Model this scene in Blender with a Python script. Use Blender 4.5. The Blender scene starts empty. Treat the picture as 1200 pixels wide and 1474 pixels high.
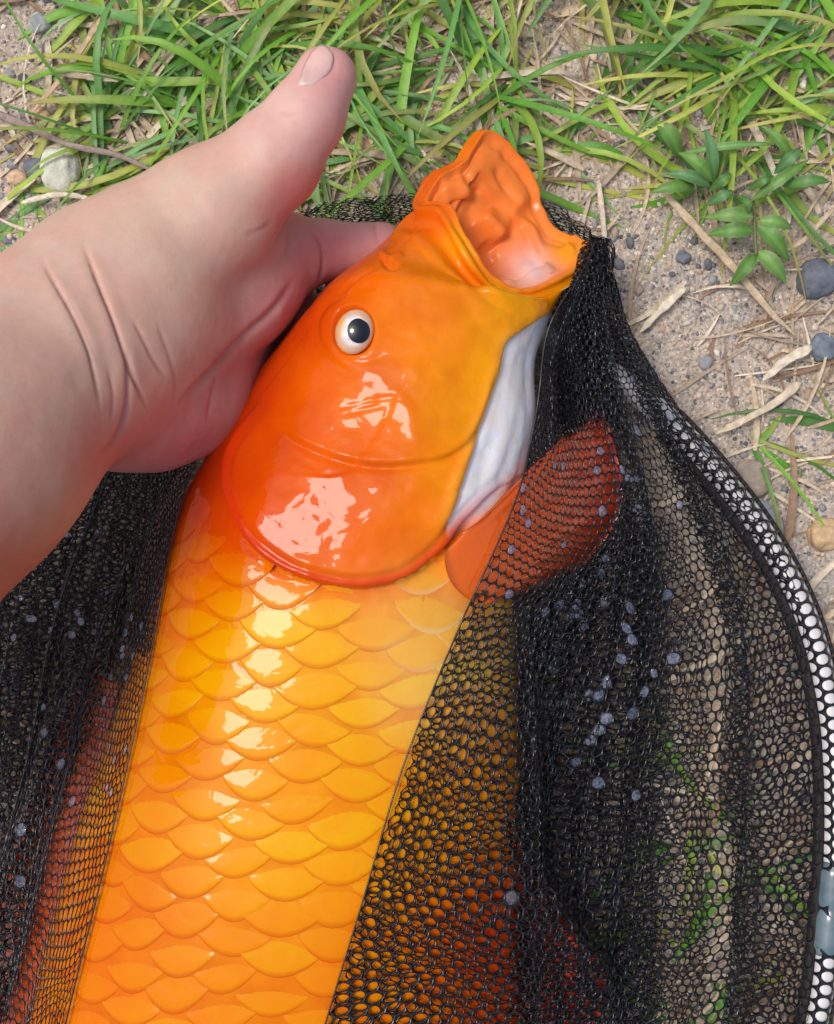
import bpy, math, random
import numpy as np
from mathutils import Vector, Matrix

# ------------------------------------------------------------------ camera, sky, sun, exposure
SC = bpy.context.scene
COL = SC.collection
H, F, CX, CY = 50.0, 1848.0, 600.0, 737.0          # camera height (cm), focal length (photo px), centre

cam_d = bpy.data.cameras.new("camera"); cam = bpy.data.objects.new("camera", cam_d)
COL.objects.link(cam); cam.location = (0, 0, H * .01); cam.rotation_euler = (0, 0, 0)
cam_d.sensor_fit = 'HORIZONTAL'; cam_d.angle = 2 * math.atan(600 / F)
cam_d.clip_start = 0.01; cam_d.clip_end = 200
SC.camera = cam

SUN_DIR = Vector((-0.36, 0.10, 0.93)).normalized()
el = math.asin(SUN_DIR.z); az = math.atan2(SUN_DIR.x, SUN_DIR.y)
wd = bpy.data.worlds.new("World"); SC.world = wd; wd.use_nodes = True
nt = wd.node_tree; nt.nodes.clear()
sky = nt.nodes.new('ShaderNodeTexSky'); sky.sky_type = 'NISHITA'; sky.sun_disc = False
sky.sun_elevation = el; sky.sun_rotation = az; sky.air_density = 1.0; sky.dust_density = 6.0; sky.ozone_density = 0.6
bg = nt.nodes.new('ShaderNodeBackground'); bg.inputs[1].default_value = 0.14
wo = nt.nodes.new('ShaderNodeOutputWorld')
nt.links.new(sky.outputs[0], bg.inputs[0]); nt.links.new(bg.outputs[0], wo.inputs[0])
sl = bpy.data.lights.new("sun", 'SUN'); sl.energy = 1.5; sl.angle = math.radians(17); sl.color = (1.0, 0.98, 0.955)
so = bpy.data.objects.new("sun", sl); COL.objects.link(so); so.location = (-1, 1, 2)
so.rotation_euler = SUN_DIR.to_track_quat('Z', 'Y').to_euler()
SC.view_settings.view_transform = 'Standard'; SC.view_settings.look = 'None'
SC.view_settings.gamma = 1.0; SC.view_settings.exposure = -0.28
try: SC.view_settings.use_curve_mapping = False
except Exception: pass
SC.cycles.use_denoising = True
SC.cycles.max_bounces = 8; SC.cycles.transparent_max_bounces = 12

rng = np.random.default_rng(11); random.seed(11)

# ------------------------------------------------------------------ helpers
def P(px, py, z):
    """a point at height z (cm) under the pixel (px, py) of the photograph, in cm"""
    px, py, z = np.broadcast_arrays(np.asarray(px, float), np.asarray(py, float), np.asarray(z, float))
    k = (H - z) / F
    return np.stack([(px - CX) * k, -(py - CY) * k, z], -1)

def proj(p):
    k = F / (H - p[..., 2])
    return np.stack([CX + p[..., 0] * k, CY - p[..., 1] * k], -1)

def lin(c):
    c = np.asarray(c, float) / 255.
    return np.where(c <= .04045, c / 12.92, ((c + .055) / 1.055) ** 2.4)

def sstep(a, b, x):
    t = np.clip((x - a) / (b - a), 0, 1); return t * t * (3 - 2 * t)

def catmull(pts, n, closed=False):
    """resample a polyline smoothly by arc length: (m,d) -> (n,d)"""
    pts = np.asarray(pts, float)
    if closed: pts = np.vstack([pts, pts[:1]])
    d = np.r_[0, np.cumsum(np.linalg.norm(np.diff(pts, axis=0), axis=1) + 1e-9)]
    return hermite(d, pts, np.linspace(0, d[-1], n), closed)

def hermite(x, y, q, closed=False):
    x = np.asarray(x, float); y = np.asarray(y, float)
    y2 = y.reshape(len(x), -1)
    s = np.diff(y2, axis=0) / np.diff(x)[:, None]
    m = np.empty_like(y2)
    h = np.diff(x)[:, None]
    m[1:-1] = (s[:-1] * h[1:] + s[1:] * h[:-1]) / (h[1:] + h[:-1])
    m[0], m[-1] = s[0], s[-1]
    if closed:
        mm = (s[-1] * h[0] + s[0] * h[-1]) / (h[0] + h[-1]); m[0] = m[-1] = mm
    q = np.asarray(q, float)
    i = np.clip(np.searchsorted(x, q, 'right') - 1, 0, len(x) - 2)
    hh = (x[i + 1] - x[i])[:, None]; t = ((q - x[i])[:, None]) / hh
    t2, t3 = t * t, t * t * t
    r = (2*t3-3*t2+1)*y2[i] + (t3-2*t2+t)*hh*m[i] + (-2*t3+3*t2)*y2[i+1] + (t3-t2)*hh*m[i+1]
    return r.reshape((len(q),) + y.shape[1:])

def pline(pts, poly):
    """distance, signed side (+ = left of travel in y-down pixels reversed), and parameter 0..1 to a polyline"""
    pts = np.asarray(pts, float); poly = np.asarray(poly, float)
    best = np.full(len(pts), 1e9); side = np.zeros(len(pts)); par = np.zeros(len(pts))
    L = np.linalg.norm(np.diff(poly, axis=0), axis=1); cum = np.r_[0, np.cumsum(L)]
    for k in range(len(poly) - 1):
        a, b = poly[k], poly[k + 1]; ab = b - a
        t = np.clip(((pts - a) @ ab) / (ab @ ab), 0, 1)
        d = pts - a - t[:, None] * ab; dd = np.hypot(d[:, 0], d[:, 1])
        cr = ab[0] * (pts[:, 1] - a[1]) - ab[1] * (pts[:, 0] - a[0])
        m = dd < best
        best[m] = dd[m]; side[m] = np.sign(cr[m]); par[m] = (cum[k] + t[m] * L[k]) / cum[-1]
    return best, side, par

def gline(pts, poly, w):
    """distance and parameter to a polyline, only near it"""
    lo_, hi_ = poly.min(0) - 4.5 * w, poly.max(0) + 4.5 * w
    k = (pts[:, 0] > lo_[0]) & (pts[:, 0] < hi_[0]) & (pts[:, 1] > lo_[1]) & (pts[:, 1] < hi_[1])
    d = np.full(len(pts), 1e6); p = np.zeros(len(pts))
    if k.any(): d[k], _, p[k] = pline(pts[k], poly)
    return d, p

def _hash(ix, iy, iz):
    h = (ix * 374761393 + iy * 668265263 + iz * 2147483647 + 1274126177) & 0xffffffff
    h = ((h ^ (h >> 13)) * 1274126177) & 0xffffffff
    return ((h ^ (h >> 16)) & 0xffff) / 32767.5 - 1.0

def vnoise(p, seed=0):
    p = np.asarray(p, float); i = np.floor(p).astype(np.int64); f = p - i; f = f * f * (3 - 2 * f)
    r = 0
    for dx in (0, 1):
        for dy in (0, 1):
            for dz in (0, 1):
                w = (f[..., 0] if dx else 1 - f[..., 0]) * (f[..., 1] if dy else 1 - f[..., 1]) * (f[..., 2] if dz else 1 - f[..., 2])
                r = r + w * _hash(i[..., 0] + dx + seed * 57, i[..., 1] + dy, i[..., 2] + dz)
    return r

def fbm(p, o=3, seed=0):
    r = 0; a = 1.0
    for k in range(o):
        r = r + a * vnoise(np.asarray(p) * 2 ** k, seed + k); a *= .5
    return r

def make(name, verts, faces, mat, parent=None, smooth=True, color=None, link=True, sub=0, extra=None):
    """verts in cm -> one mesh object in metres; color: per-vertex linear rgb"""
    me = bpy.data.meshes.new(name)
    v = np.asarray(verts, float) * .01
    if isinstance(faces, np.ndarray):
        me.vertices.add(len(v)); me.vertices.foreach_set('co', v.astype(np.float32).ravel())
        nf, k = faces.shape
        me.loops.add(nf * k); me.loops.foreach_set('vertex_index', faces.astype(np.int32).ravel())
        me.polygons.add(nf); me.polygons.foreach_set('loop_start', np.arange(0, nf * k, k, dtype=np.int32))
        me.update(calc_edges=True); me.validate()
    else:
        me.from_pydata(v.tolist(), [], faces); me.update()
    me.polygons.foreach_set('use_smooth', [smooth] * len(me.polygons))
    if color is not None:
        c = np.ones((len(v), 4), np.float32); c[:, :3] = color
        at = me.color_attributes.new('col', 'FLOAT_COLOR', 'POINT'); at.data.foreach_set('color', c.ravel())
    if extra is not None:
        at = me.attributes.new('fx', 'FLOAT', 'POINT'); at.data.foreach_set('value', np.asarray(extra, np.float32))
    me.materials.append(mat)
    o = bpy.data.objects.new(name, me)
    COL.objects.link(o)
    if parent is not None: o.parent = parent
    if sub:
        md = o.modifiers.new('sub', 'SUBSURF'); md.levels = sub; md.render_levels = sub
    return o

def tag(o, label=None, cat=None, group=None, kind=None):
    if label: o['label'] = label
    if cat: o['category'] = cat
    if group: o['group'] = group
    if kind: o['kind'] = kind
    return o

def empty(name, loc):
    o = bpy.data.objects.new(name, None); COL.objects.link(o); o.location = np.asarray(loc) * .01
    o.empty_display_size = .02
    return o

def reparent(o, root):
    """keep the vertices in world space under a root that is not at the origin"""
    o.parent = root; o.matrix_parent_inverse = Matrix.Translation(-Vector(root.location))
    return o

def gridfaces(nr, nc, wrap=False):
    r = np.arange(nr - 1)[:, None]; c = np.arange(nc if wrap else nc - 1)[None, :]
    a = r * nc + c; b = r * nc + (c + 1) % nc
    return np.stack([a, b, b + nc, a + nc], -1).reshape(-1, 4)

def tube(path, rad, n=10, cap=True, flat=1.):
    path = np.asarray(path, float); m = len(path)
    rad = np.broadcast_to(np.asarray(rad, float), (m,))
    t = np.gradient(path, axis=0); t /= np.linalg.norm(t, axis=1)[:, None] + 1e-9
    up = np.array([0, 0, 1.]); s = np.cross(t, up); s /= np.linalg.norm(s, axis=1)[:, None] + 1e-9
    u = np.cross(s, t)
    a = np.linspace(0, 2 * np.pi, n, endpoint=False)
    v = path[:, None] + rad[:, None, None] * (np.cos(a)[None, :, None] * s[:, None] + flat * np.sin(a)[None, :, None] * u[:, None])
    f = gridfaces(m, n, True).tolist()
    if cap: f.append(list(range(n))[::-1]); f.append([(m - 1) * n + k for k in range(n)])
    return v.reshape(-1, 3), f

# ------------------------------------------------------------------ materials
class NB:
    def __init__(s, name):
        s.m = bpy.data.materials.new(name); s.m.use_nodes = True; s.t = s.m.node_tree; s.t.nodes.clear()
        s.out = s.n('ShaderNodeOutputMaterial'); s.b = s.n('ShaderNodeBsdfPrincipled')
        s.t.links.new(s.b.outputs[0], s.out.inputs[0])
        s.co = s.n('ShaderNodeTexCoord').outputs['Object']
    def n(s, k): return s.t.nodes.new(k)
    def link(s, a, b): s.t.links.new(a, b)
    def set(s, **k):
        for a, v in k.items(): s.b.inputs[a.replace('_', ' ')].default_value = v
        return s
    def noise(s, scale, detail=4, rough=.55, dist=0):
        x = s.n('ShaderNodeTexNoise'); x.inputs['Scale'].default_value = scale; x.inputs['Detail'].default_value = detail
        x.inputs['Roughness'].default_value = rough; x.inputs['Distortion'].default_value = dist; s.link(s.co, x.inputs['Vector']); return x.outputs['Fac']
    def voro(s, scale, feat='F1', out='Distance'):
        x = s.n('ShaderNodeTexVoronoi'); x.feature = feat; x.inputs['Scale'].default_value = scale; s.link(s.co, x.inputs['Vector']); return x.outputs[out]
    def attr(s, a='col', out='Color'):
        x = s.n('ShaderNodeAttribute'); x.attribute_name = a; return x.outputs[out]
    def ramp(s, f, stops):
        x = s.n('ShaderNodeValToRGB'); e = x.color_ramp.elements
        while len(e) < len(stops): e.new(.5)
        for q, (p, c) in zip(e, stops):
            q.position = p; q.color = (*c, 1) if len(c) == 3 else c
        s.link(f, x.inputs[0]); return x.outputs[0]
    def mix(s, f, a, b, mode='MIX'):
        x = s.n('ShaderNodeMix'); x.data_type = 'RGBA'; x.blend_type = mode
        for i, v in ((0, f), (6, a), (7, b)):
            if isinstance(v, (int, float)): x.inputs[i].default_value = v
            elif isinstance(v, tuple): x.inputs[i].default_value = (*v, 1)
            else: s.link(v, x.inputs[i])
        return x.outputs[2]
    def math(s, op, a, b=0.):
        x = s.n('ShaderNodeMath'); x.operation = op
        for i, v in ((0, a), (1, b)):
            if isinstance(v, (int, float)): x.inputs[i].default_value = v
            else: s.link(v, x.inputs[i])
        return x.outputs[0]
    def base(s, c): s.link(c, s.b.inputs['Base Color']); return s
    def bump(s, h, dist, strength=1., into=None):
        x = s.n('ShaderNodeBump'); x.inputs['Distance'].default_value = dist; x.inputs['Strength'].default_value = strength
        s.link(h, x.inputs['Height'])
        if into is not None: s.link(into, x.inputs['Normal'])
        s.link(x.outputs[0], s.b.inputs['Normal']); return x.outputs[0]

def sss(nb, w, rad, scale):
    nb.b.inputs['Subsurface Weight'].default_value = w
    nb.b.inputs['Subsurface Radius'].default_value = rad
    nb.b.inputs['Subsurface Scale'].default_value = scale

# wet fish skin
def fish_mat(name, rough=.12, bumpd=.00012):
    nb = NB(name)
    c = nb.attr()
    mott = nb.noise(90, 5, .6, .4)
    c2 = nb.mix(nb.ramp(mott, [(.35, (0, 0, 0)), (.7, (1, 1, 1))]), c, nb.mix(1., c, (1.0, .87, .72), 'MULTIPLY'))
    nb.base(c2)
    nb.set(Roughness=.3, IOR=1.36, Specular_IOR_Level=0., Coat_Weight=.68, Coat_Roughness=.012, Coat_IOR=1.36)
    sss(nb, .10, (1.0, .3, .05), .003)
    b1 = nb.bump(nb.noise(260, 3, .5, .6), bumpd * 1.6)
    b2 = nb.n('ShaderNodeBump'); b2.inputs['Distance'].default_value = bumpd * 3.2
    nb.link(nb.noise(85, 2.5, .45, 1.0), b2.inputs['Height'])
    nb.link(b2.outputs[0], nb.b.inputs['Coat Normal'])
    return nb.m
M_FISH = fish_mat('wet_fish_skin')
M_SCALE = fish_mat('wet_fish_scale', .14, .00010)
nb = NB('fin_membrane'); nb.base(nb.attr()); nb.set(Roughness=.2, Coat_Weight=.8, Coat_Roughness=.06); sss(nb, .3, (1, .3, .1), .003)
nb.bump(nb.noise(300, 3), .0002); M_FIN = nb.m
nb = NB('eye_iris'); nb.base(nb.mix(nb.ramp(nb.noise(500, 4), [(.4, (0, 0, 0)), (.75, (1, 1, 1))]), nb.attr(), (.62, .55, .6))); nb.set(Roughness=.15, Coat_Weight=1., Coat_Roughness=.02); M_EYE = nb.m
nb = NB('eye_pupil'); nb.base(nb.ramp(nb.noise(300), [(.3, (.004, .005, .009)), (.8, (.012, .014, .022))])); nb.set(Roughness=.05, Coat_Weight=1., Coat_Roughness=.02); M_PUPIL = nb.m

# skin
nb = NB('human_skin')
c = nb.attr()
blot = nb.ramp(nb.noise(55, 4, .6, .3), [(.35, (0, 0, 0)), (.7, (1, 1, 1))])
c = nb.mix(blot, c, nb.mix(1., c, (1.06, .88, .86), 'MULTIPLY'))
fine = nb.ramp(nb.noise(420, 3, .6), [(.3, (.97, .96, .955)), (.7, (1.02, 1.02, 1.02))])
nb.base(nb.mix(1., c, fine, 'MULTIPLY'))
nb.set(Roughness=.5, IOR=1.4); sss(nb, .25, (1.0, .42, .28), .003)
vl = nb.voro(750, 'DISTANCE_TO_EDGE')
vl = nb.ramp(vl, [(0., (0, 0, 0)), (.12, (1, 1, 1))])
h = nb.math('ADD', nb.math('MULTIPLY', vl, .12), nb.noise(300, 4, .6))
nb.bump(h, .00012); M_SKIN = nb.m
nb = NB('nail'); nb.base(nb.mix(nb.ramp(nb.noise(200, 3), [(.4, (0, 0, 0)), (.7, (1, 1, 1))]), nb.attr(), (.66, .43, .40))); nb.set(Roughness=.28, Coat_Weight=.3); sss(nb, .2, (1, .4, .3), .002); M_NAIL = nb.m

# net and frame
nb = NB('wet_black_net'); nb.base(nb.ramp(nb.noise(700, 3), [(.35, (.007, .007, .010)), (.75, (.026, .028, .038))])); nb.set(Roughness=.3, Coat_Weight=.6, Coat_Roughness=.10); nb.bump(nb.noise(2500, 2), .0002); M_NET = nb.m
nb = NB('hem_tape'); nb.base(nb.ramp(nb.noise(900, 3), [(.3, (.008, .007, .008)), (.8, (.024, .02, .02))])); nb.set(Roughness=.6); nb.bump(nb.noise(3000, 2), .0003); M_HEM = nb.m
nb = NB('polished_tube'); nb.base(nb.ramp(nb.noise(160, 4), [(.35, (.78, .79, .80)), (.7, (.86, .86, .86))])); nb.set(Metallic=.15, Roughness=.2); nb.bump(nb.noise(600, 3), .00005); M_TUBE = nb.m  # near-white base colour paints in the broad sky reflection on the silver tube
nb = NB('plastic_joint'); nb.base(nb.ramp(nb.noise(160, 4), [(.35, (.10, .16, .20)), (.7, (.17, .24, .28))])); nb.set(Roughness=.2, Coat_Weight=.6); M_JOINT = nb.m
nb = NB('water_film'); nb.base(nb.ramp(nb.noise(900, 3), [(.35, (.10, .13, .22)), (.7, (.42, .48, .66))])); nb.set(Roughness=.12, Alpha=.5, Coat_Weight=1., Coat_Roughness=.02, IOR=1.33); nb.bump(nb.noise(1500, 3), .0003); M_WATER = nb.m

# ground
nb = NB('sandy_soil')
big = nb.ramp(nb.noise(9, 5, .6), [(.3, tuple(lin((166, 157, 148)))), (.5, tuple(lin((200, 189, 176)))), (.72, tuple(lin((186, 181, 177))))])
gr = nb.voro(900, 'F1', 'Color')
sep = nb.n('ShaderNodeSeparateColor'); nb.link(gr, sep.inputs[0])
grc = nb.ramp(sep.outputs[0], [(0., (.62, .61, .61)), (.3, (.84, .81, .79)), (.6, (1., .97, .93)), (.85, (1.12, 1.06, 1.)), (1., (1.3, 1.28, 1.25))])
nb.base(nb.mix(1., big, grc, 'MULTIPLY')); nb.set(Roughness=.95)
hh = nb.math('ADD', nb.math('MULTIPLY', nb.voro(620), -.8), nb.noise(300, 5))
nb.bump(hh, .0009); M_SOIL = nb.m
nb = NB('stone'); nb.base(nb.mix(1., nb.attr(), nb.ramp(nb.noise(420, 5, .65), [(.3, (.72, .72, .74)), (.7, (1.15, 1.13, 1.1))]), 'MULTIPLY')); nb.set(Roughness=.8); nb.bump(nb.noise(900, 4), .0003); M_STONE = nb.m
nb = NB('leaf_blade')
st = nb.noise(260, 3, .6)
nb.base(nb.mix(1., nb.attr(), nb.ramp(st, [(.3, (.82, .85, .8)), (.7, (1.15, 1.12, 1.05))]), 'MULTIPLY')); nb.set(Roughness=.42)
tr = nb.n('ShaderNodeBsdfTranslucent'); nb.link(nb.attr(), tr.inputs[0]); mx = nb.n('ShaderNodeMixShader'); mx.inputs[0].default_value = .3
nb.link(nb.b.outputs[0], mx.inputs[1]); nb.link(tr.outputs[0], mx.inputs[2]); nb.link(mx.outputs[0], nb.out.inputs[0])
nb.bump(nb.noise(700, 3), .0002); M_LEAF = nb.m
nb = NB('dry_straw'); nb.base(nb.mix(1., nb.attr(), nb.ramp(nb.noise(350, 4, .65), [(.3, (.68, .64, .6)), (.7, (1.15, 1.13, 1.1))]), 'MULTIPLY')); nb.set(Roughness=.75); nb.bump(nb.noise(900, 3), .0004); M_STRAW = nb.m

# ------------------------------------------------------------------ ground
def axis(c, half, step):
    a = list(np.arange(-half, half + 1e-6, step)); o = [half * (1.35 ** k) for k in range(1, 17)]
    return np.array([-x for x in o[::-1]] + a + o) + c
def ground_z(x, y):
    p = np.stack([x * .22, y * .22, np.zeros_like(x)], -1)
    return (.35 * fbm(p, 3, 3) - .25 + .07 * fbm(p * 6, 3, 9)) * np.exp(-(np.maximum(np.hypot(x, y) - 40, 0) / 40) ** 2) - .1
gx, gy = np.meshgrid(axis(0, 24, .26), axis(0, 30, .26))
gv = np.stack([gx, gy, ground_z(gx, gy)], -1)
o = make('ground', gv.reshape(-1, 3), gridfaces(*gx.shape), M_SOIL); tag(o, kind='structure')

# stones
def ico(sub):
    import bmesh
    bm = bmesh.new(); bmesh.ops.create_icosphere(bm, subdivisions=sub, radius=1)
    v = np.array([q.co[:] for q in bm.verts]); f = np.array([[q.index for q in g.verts] for g in bm.faces]); bm.free(); return v, f
ICO = {k: ico(k) for k in (1, 2, 4)}
STONE_COL = [lin(c) for c in ((222, 204, 184), (156, 158, 164), (230, 212, 194), (200, 178, 158), (150, 152, 158), (128, 132, 142), (238, 230, 220), (212, 182, 160), (176, 173, 170), (112, 114, 122), (224, 198, 174))]
def stones(n, size, px0, px1, py0, py1, sub, seed, dens=None):
    r = np.random.default_rng(seed); v0, f0 = ICO[sub]
    px = r.uniform(px0, px1, n); py = r.uniform(py0, py1, n)
    if dens is not None:
        k = r.random(n) < dens(px, py); px, py = px[k], py[k]; n = len(px)
    c = P(px, py, 0.); c[:, 2] = ground_z(c[:, 0], c[:, 1])
    s = size * np.exp(r.normal(0, .38, n)); sc = s[:, None] * r.uniform(.65, 1.25, (n, 3)) * np.array([1, 1, .75])
    jit = 1 + r.uniform(-.30, .26, (n, len(v0), 1))
    ang = r.uniform(0, 6.28, n); ca, sa = np.cos(ang)[:, None], np.sin(ang)[:, None]
    v = v0[None] * jit * sc[:, None]
    v = np.stack([v[..., 0] * ca - v[..., 1] * sa, v[..., 0] * sa + v[..., 1] * ca, v[..., 2]], -1)
    v += c[:, None]; v[..., 2] += sc[:, None, 2] * .05
    f = (f0[None] + (np.arange(n) * len(v0))[:, None, None]).reshape(-1, 3)
    ci = r.integers(0, len(STONE_COL), n); colr = np.array(STONE_COL)[ci] * r.uniform(.75, 1.2, (n, 1))
    return v.reshape(-1, 3), f, np.repeat(colr, len(v0), 0)
def bare(px, py):    # where loose gravel lies
    d = .35 + .65 * sstep(.1, .5, fbm(np.stack([px * .008, py * .008, 0 * px], -1), 2, 21) + .45)
    d = np.where((px > 840) & (py > 250) & (py < 760), 1., d); d = np.where((px < 220) & (py < 420), 1., d)
    hid = ((px > 330) & (px < 700) & (py > 420)) | ((px > 120) & (px < 330) & (py > 700)) | ((px < 330) & (px > 60) & (py > 380) & (py < 640) & (px + py > 520))
    return np.where(hid, 0., d)
parts = [stones(40000, .054, -140, 1360, -140, 1560, 1, 1, bare), stones(15000, .085, -240, 1450, -240, 1600, 1, 2, bare), stones(900, .17, -240, 1450, -240, 1600, 2, 3, bare)]
off = 0; V, Fc, Cc = [], [], []
for v, f, c in parts: V.append(v); Fc.append(f + off); Cc.append(c); off += len(v)
o = make('gravel', np.vstack(V), np.vstack(Fc), M_STONE, color=np.vstack(Cc)); tag(o, 'fine tan and slate grit scattered over the sandy soil', 'gravel', kind='stuff')

def big_stone(name, px, py, rx, ry, rz, rot, colr, label, seed, flat=1., sq=2.4):
    v0, f0 = ICO[4]; v = v0.copy()
    v = np.sign(v) * np.abs(v) ** (2. / sq) ; v /= np.abs(v).max(0)
    v = v * (1 + .17 * fbm(v0 * 1.3, 3, seed)[:, None] + .015 * vnoise(v0 * 6, seed + 9)[:, None]) * np.array([rx, ry, rz]) / 38.
    a = math.radians(rot); v = np.stack([v[:, 0] * math.cos(a) - v[:, 1] * math.sin(a), v[:, 0] * math.sin(a) + v[:, 1] * math.cos(a), v[:, 2]], -1)
    c = P(px, py, .2); g = float(ground_z(np.array(c[0]), np.array(c[1])))
    v += np.array([c[0], c[1], g + rz / 38. * .35])
    cc = 1.3 * lin(colr)[None] * (1 + .16 * fbm(v0 * 2.2, 3, seed + 3)[:, None])
    o = make(name, v, f0, M_STONE, color=cc); tag(o, label, 'pebble', 'larger pebbles lying on the sandy ground'); return o
for a in [
    ('pebble', 87, 241, 27, 34, 22, 0, (196, 200, 186), 'pale greenish white oval pebble crossed by a thin grass blade', 1),
    ('pebble', 1182, 398, 30, 27, 20, 20, (98, 104, 116), 'dark slate blue rounded pebble beside the broad leaved weed', 2),
    ('pebble', 1102, 752, 30, 40, 14, 35, (150, 158, 168), 'flat blue grey stone half under the net hoop', 3),
    ('pebble', 1086, 690, 34, 28, 14, 10, (150, 138, 126), 'flat brownish grey stone next to the blue grey one by the net', 4),
    ('pebble', 1194, 772, 26, 24, 18, 15, (186, 160, 124), 'tan rounded stone on the gravel outside the net hoop', 5),
    ('pebble', 1190, 497, 18, 20, 14, 0, (108, 118, 130), 'small blue grey pebble among pale dry straw', 6),
    ('pebble', 50, 26, 17, 15, 12, 30, (150, 156, 158), 'bluish grey round pebble on bare sandy soil', 7),
    ('pebble', 92, 26, 15, 13, 10, 0, (178, 172, 158), 'beige round pebble next to the bluish one on bare soil', 8),
    ('pebble', 46, 238, 15, 14, 11, 0, (104, 110, 124), 'slate grey angular pebble beside the pale oval one', 9),
    ('pebble', 20, 252, 14, 12, 9, 10, (196, 168, 138), 'small tan pebble next to the slate grey angular one', 10),
    ('pebble', 54, 160, 15, 11, 9, -10, (188, 160, 128), 'small sandy brown pebble under the long leaning dry stalk', 11),
    ('pebble', 985, 368, 11, 10, 9, 0, (104, 110, 122), 'small dark grey pebble on sand near the thick dry stalk', 12),
]: big_stone(*a)

# ------------------------------------------------------------------ grass and straw
def blade(base, ang, length, width, lift, droop, curl, colr, tipc, out, n=7, vee=.25, r=None):
    s = np.linspace(0, 1, n)
    dirx, diry = math.cos(ang), math.sin(ang)
    a = ang + curl * s
    step = length / (n - 1)
    x = base[0] + np.r_[0, np.cumsum(np.cos(a[:-1]) * step)]; y = base[1] + np.r_[0, np.cumsum(np.sin(a[:-1]) * step)]
    z = base[2] + lift * (s * (2 - s)) * length * .5 - droop * s ** 2.5 * length * .5
    g = ground_z(x, y); z = np.maximum(z, g + .06)
    w = width * .5 * np.where(s < .15, .55 + 3 * s, 1.) * (1 - s ** 2.6) ** .8 + .008
    sx, sy = -np.sin(a), np.cos(a)
    c = np.stack([x, y, z], -1); sd = np.stack([sx, sy, 0 * sx], -1)
    v = np.stack([c + sd * w[:, None] + [0, 0, 1] * (w * vee)[:, None], c, c - sd * w[:, None] + [0, 0, 1] * (w * vee)[:, None]], 1).reshape(-1, 3)
    col = colr[None] * (1 - s[:, None] ** 2) + tipc[None] * s[:, None] ** 2
    col = np.repeat(col, 3, 0) * np.tile(np.array([1., 1.12, 1.])[:, None], (n, 1))
    out.append((v, col))
def flush(out, name, mat, label, cat):
    k = [len(v) for v, _ in out]; n = k[0] // 3
    f0 = gridfaces(n, 3); off = np.r_[0, np.cumsum(k)[:-1]]
    f = (f0[None] + off[:, None, None]).reshape(-1, 4)
    o = make(name, np.vstack([v for v, _ in out]), f, mat, color=np.vstack([c for _, c in out])); tag(o, label, cat, kind='stuff'); return o
GREENS = [lin(c) for c in ((122, 182, 62), (136, 192, 74), (100, 160, 58), (118, 180, 100), (160, 196, 78), (92, 146, 74), (186, 196, 100), (138, 190, 124))]
STRAWS = [lin(c) for c in ((212, 194, 168), (192, 170, 146), (226, 214, 194), (166, 138, 114), (202, 186, 164))]
def dens(px, py):
    d = (.55 + .45 * sstep(-.2, .35, fbm(np.stack([px * .011, py * .016, 0 * px], -1), 2, 91))) * sstep(330, 200, py + .16 * np.abs(px - 560)**.9 * 0) * sstep(70, 210, px + py * .05)
    d *= np.where(px > 800, sstep(330, 240, py), 1.)
    d *= np.where((px > 760) & (px < 900) & (py > 15) & (py < 85), .35, 1.)
    d *= np.where((px > 780) & (px < 950) & (py > 205), .12, 1.)
    d = np.maximum(d, .55 * np.exp(-(((px - 1160) / 75) ** 2 + ((py - 640) / 55) ** 2)))
    d = np.maximum(d, .45 * np.exp(-(((px - 60) / 90) ** 2 + ((py - 290) / 55) ** 2)))
    d = np.maximum(d, .5 * np.exp(-(((px - 1000) / 60) ** 2 + ((py - 1250) / 260) ** 2)))
    d = np.maximum(d, .35 * np.exp(-(((px - 1100) / 60) ** 2 + ((py - 1380) / 150) ** 2)))
    d = d * (1 - np.exp(-(((px - 80) / 75) ** 2 + ((py - 225) / 65) ** 2)))
    return np.clip(d, 0, 1)
G, D = [], []
r = np.random.default_rng(5); nt_ = 0
while nt_ < 190:
    px, py = r.uniform(-240, 1460), r.uniform(-300, 1474)
    if r.random() > dens(np.array(px), np.array(py)): continue
    nt_ += 1
    b = P(px, py, 0); b[2] = ground_z(b[0:1], b[1:2])[0]
    main = r.uniform(0, 6.28)
    for k in range(r.integers(4, 10)):
        a = main + r.normal(0, 1.0); L = r.uniform(2.2, 8.0)
        if py > 500: L *= .7
        c0 = GREENS[r.integers(len(GREENS))] * r.uniform(.7, 1.15); c1 = c0 * (1.25, 1.12, .9) if r.random() < .62 else lin((196, 172, 110))
        blade(b + np.r_[r.normal(0, .25, 2), 0], a, L, r.uniform(.07, .28) if r.random() < .82 else r.uniform(.28, .42), r.uniform(.2, .9) * (.55 if py > 220 else 1.), r.uniform(.2, 1.0), r.normal(0, .55), c0, c1, G)
# dry litter
n = 0
while n < 2300:
    px, py = r.uniform(-240, 1460), r.uniform(-260, 1560)
    d = max(float(dens(np.array(px), np.array(py))) * .9, .9 * math.exp(-(((px - 1130) / 110) ** 2 + ((py - 520) / 90) ** 2)), .5 * math.exp(-(((px - 60) / 120) ** 2 + ((py - 200) / 130) ** 2)), .12)
    if py > 850: d = .45
    if r.random() > d: continue
    n += 1
    b = P(px, py, 0); b[2] = ground_z(b[0:1], b[1:2])[0] + r.uniform(.02, .25)
    c0 = STRAWS[r.integers(5)] * r.uniform(.65, 1.1)
    blade(b, r.uniform(0, 6.28) if px < 900 or py < 420 else r.normal(.7, .6), r.uniform(1.2, 5.), r.uniform(.05, .17) if r.random() < .8 else r.uniform(.2, .34), r.uniform(0, .25), r.uniform(0, .4), r.normal(0, .5), c0, c0 * 1.1, D, vee=.5)
flush(G, 'grass', M_LEAF, 'green grass growing in tufts on the sandy bank', 'grass')
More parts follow.
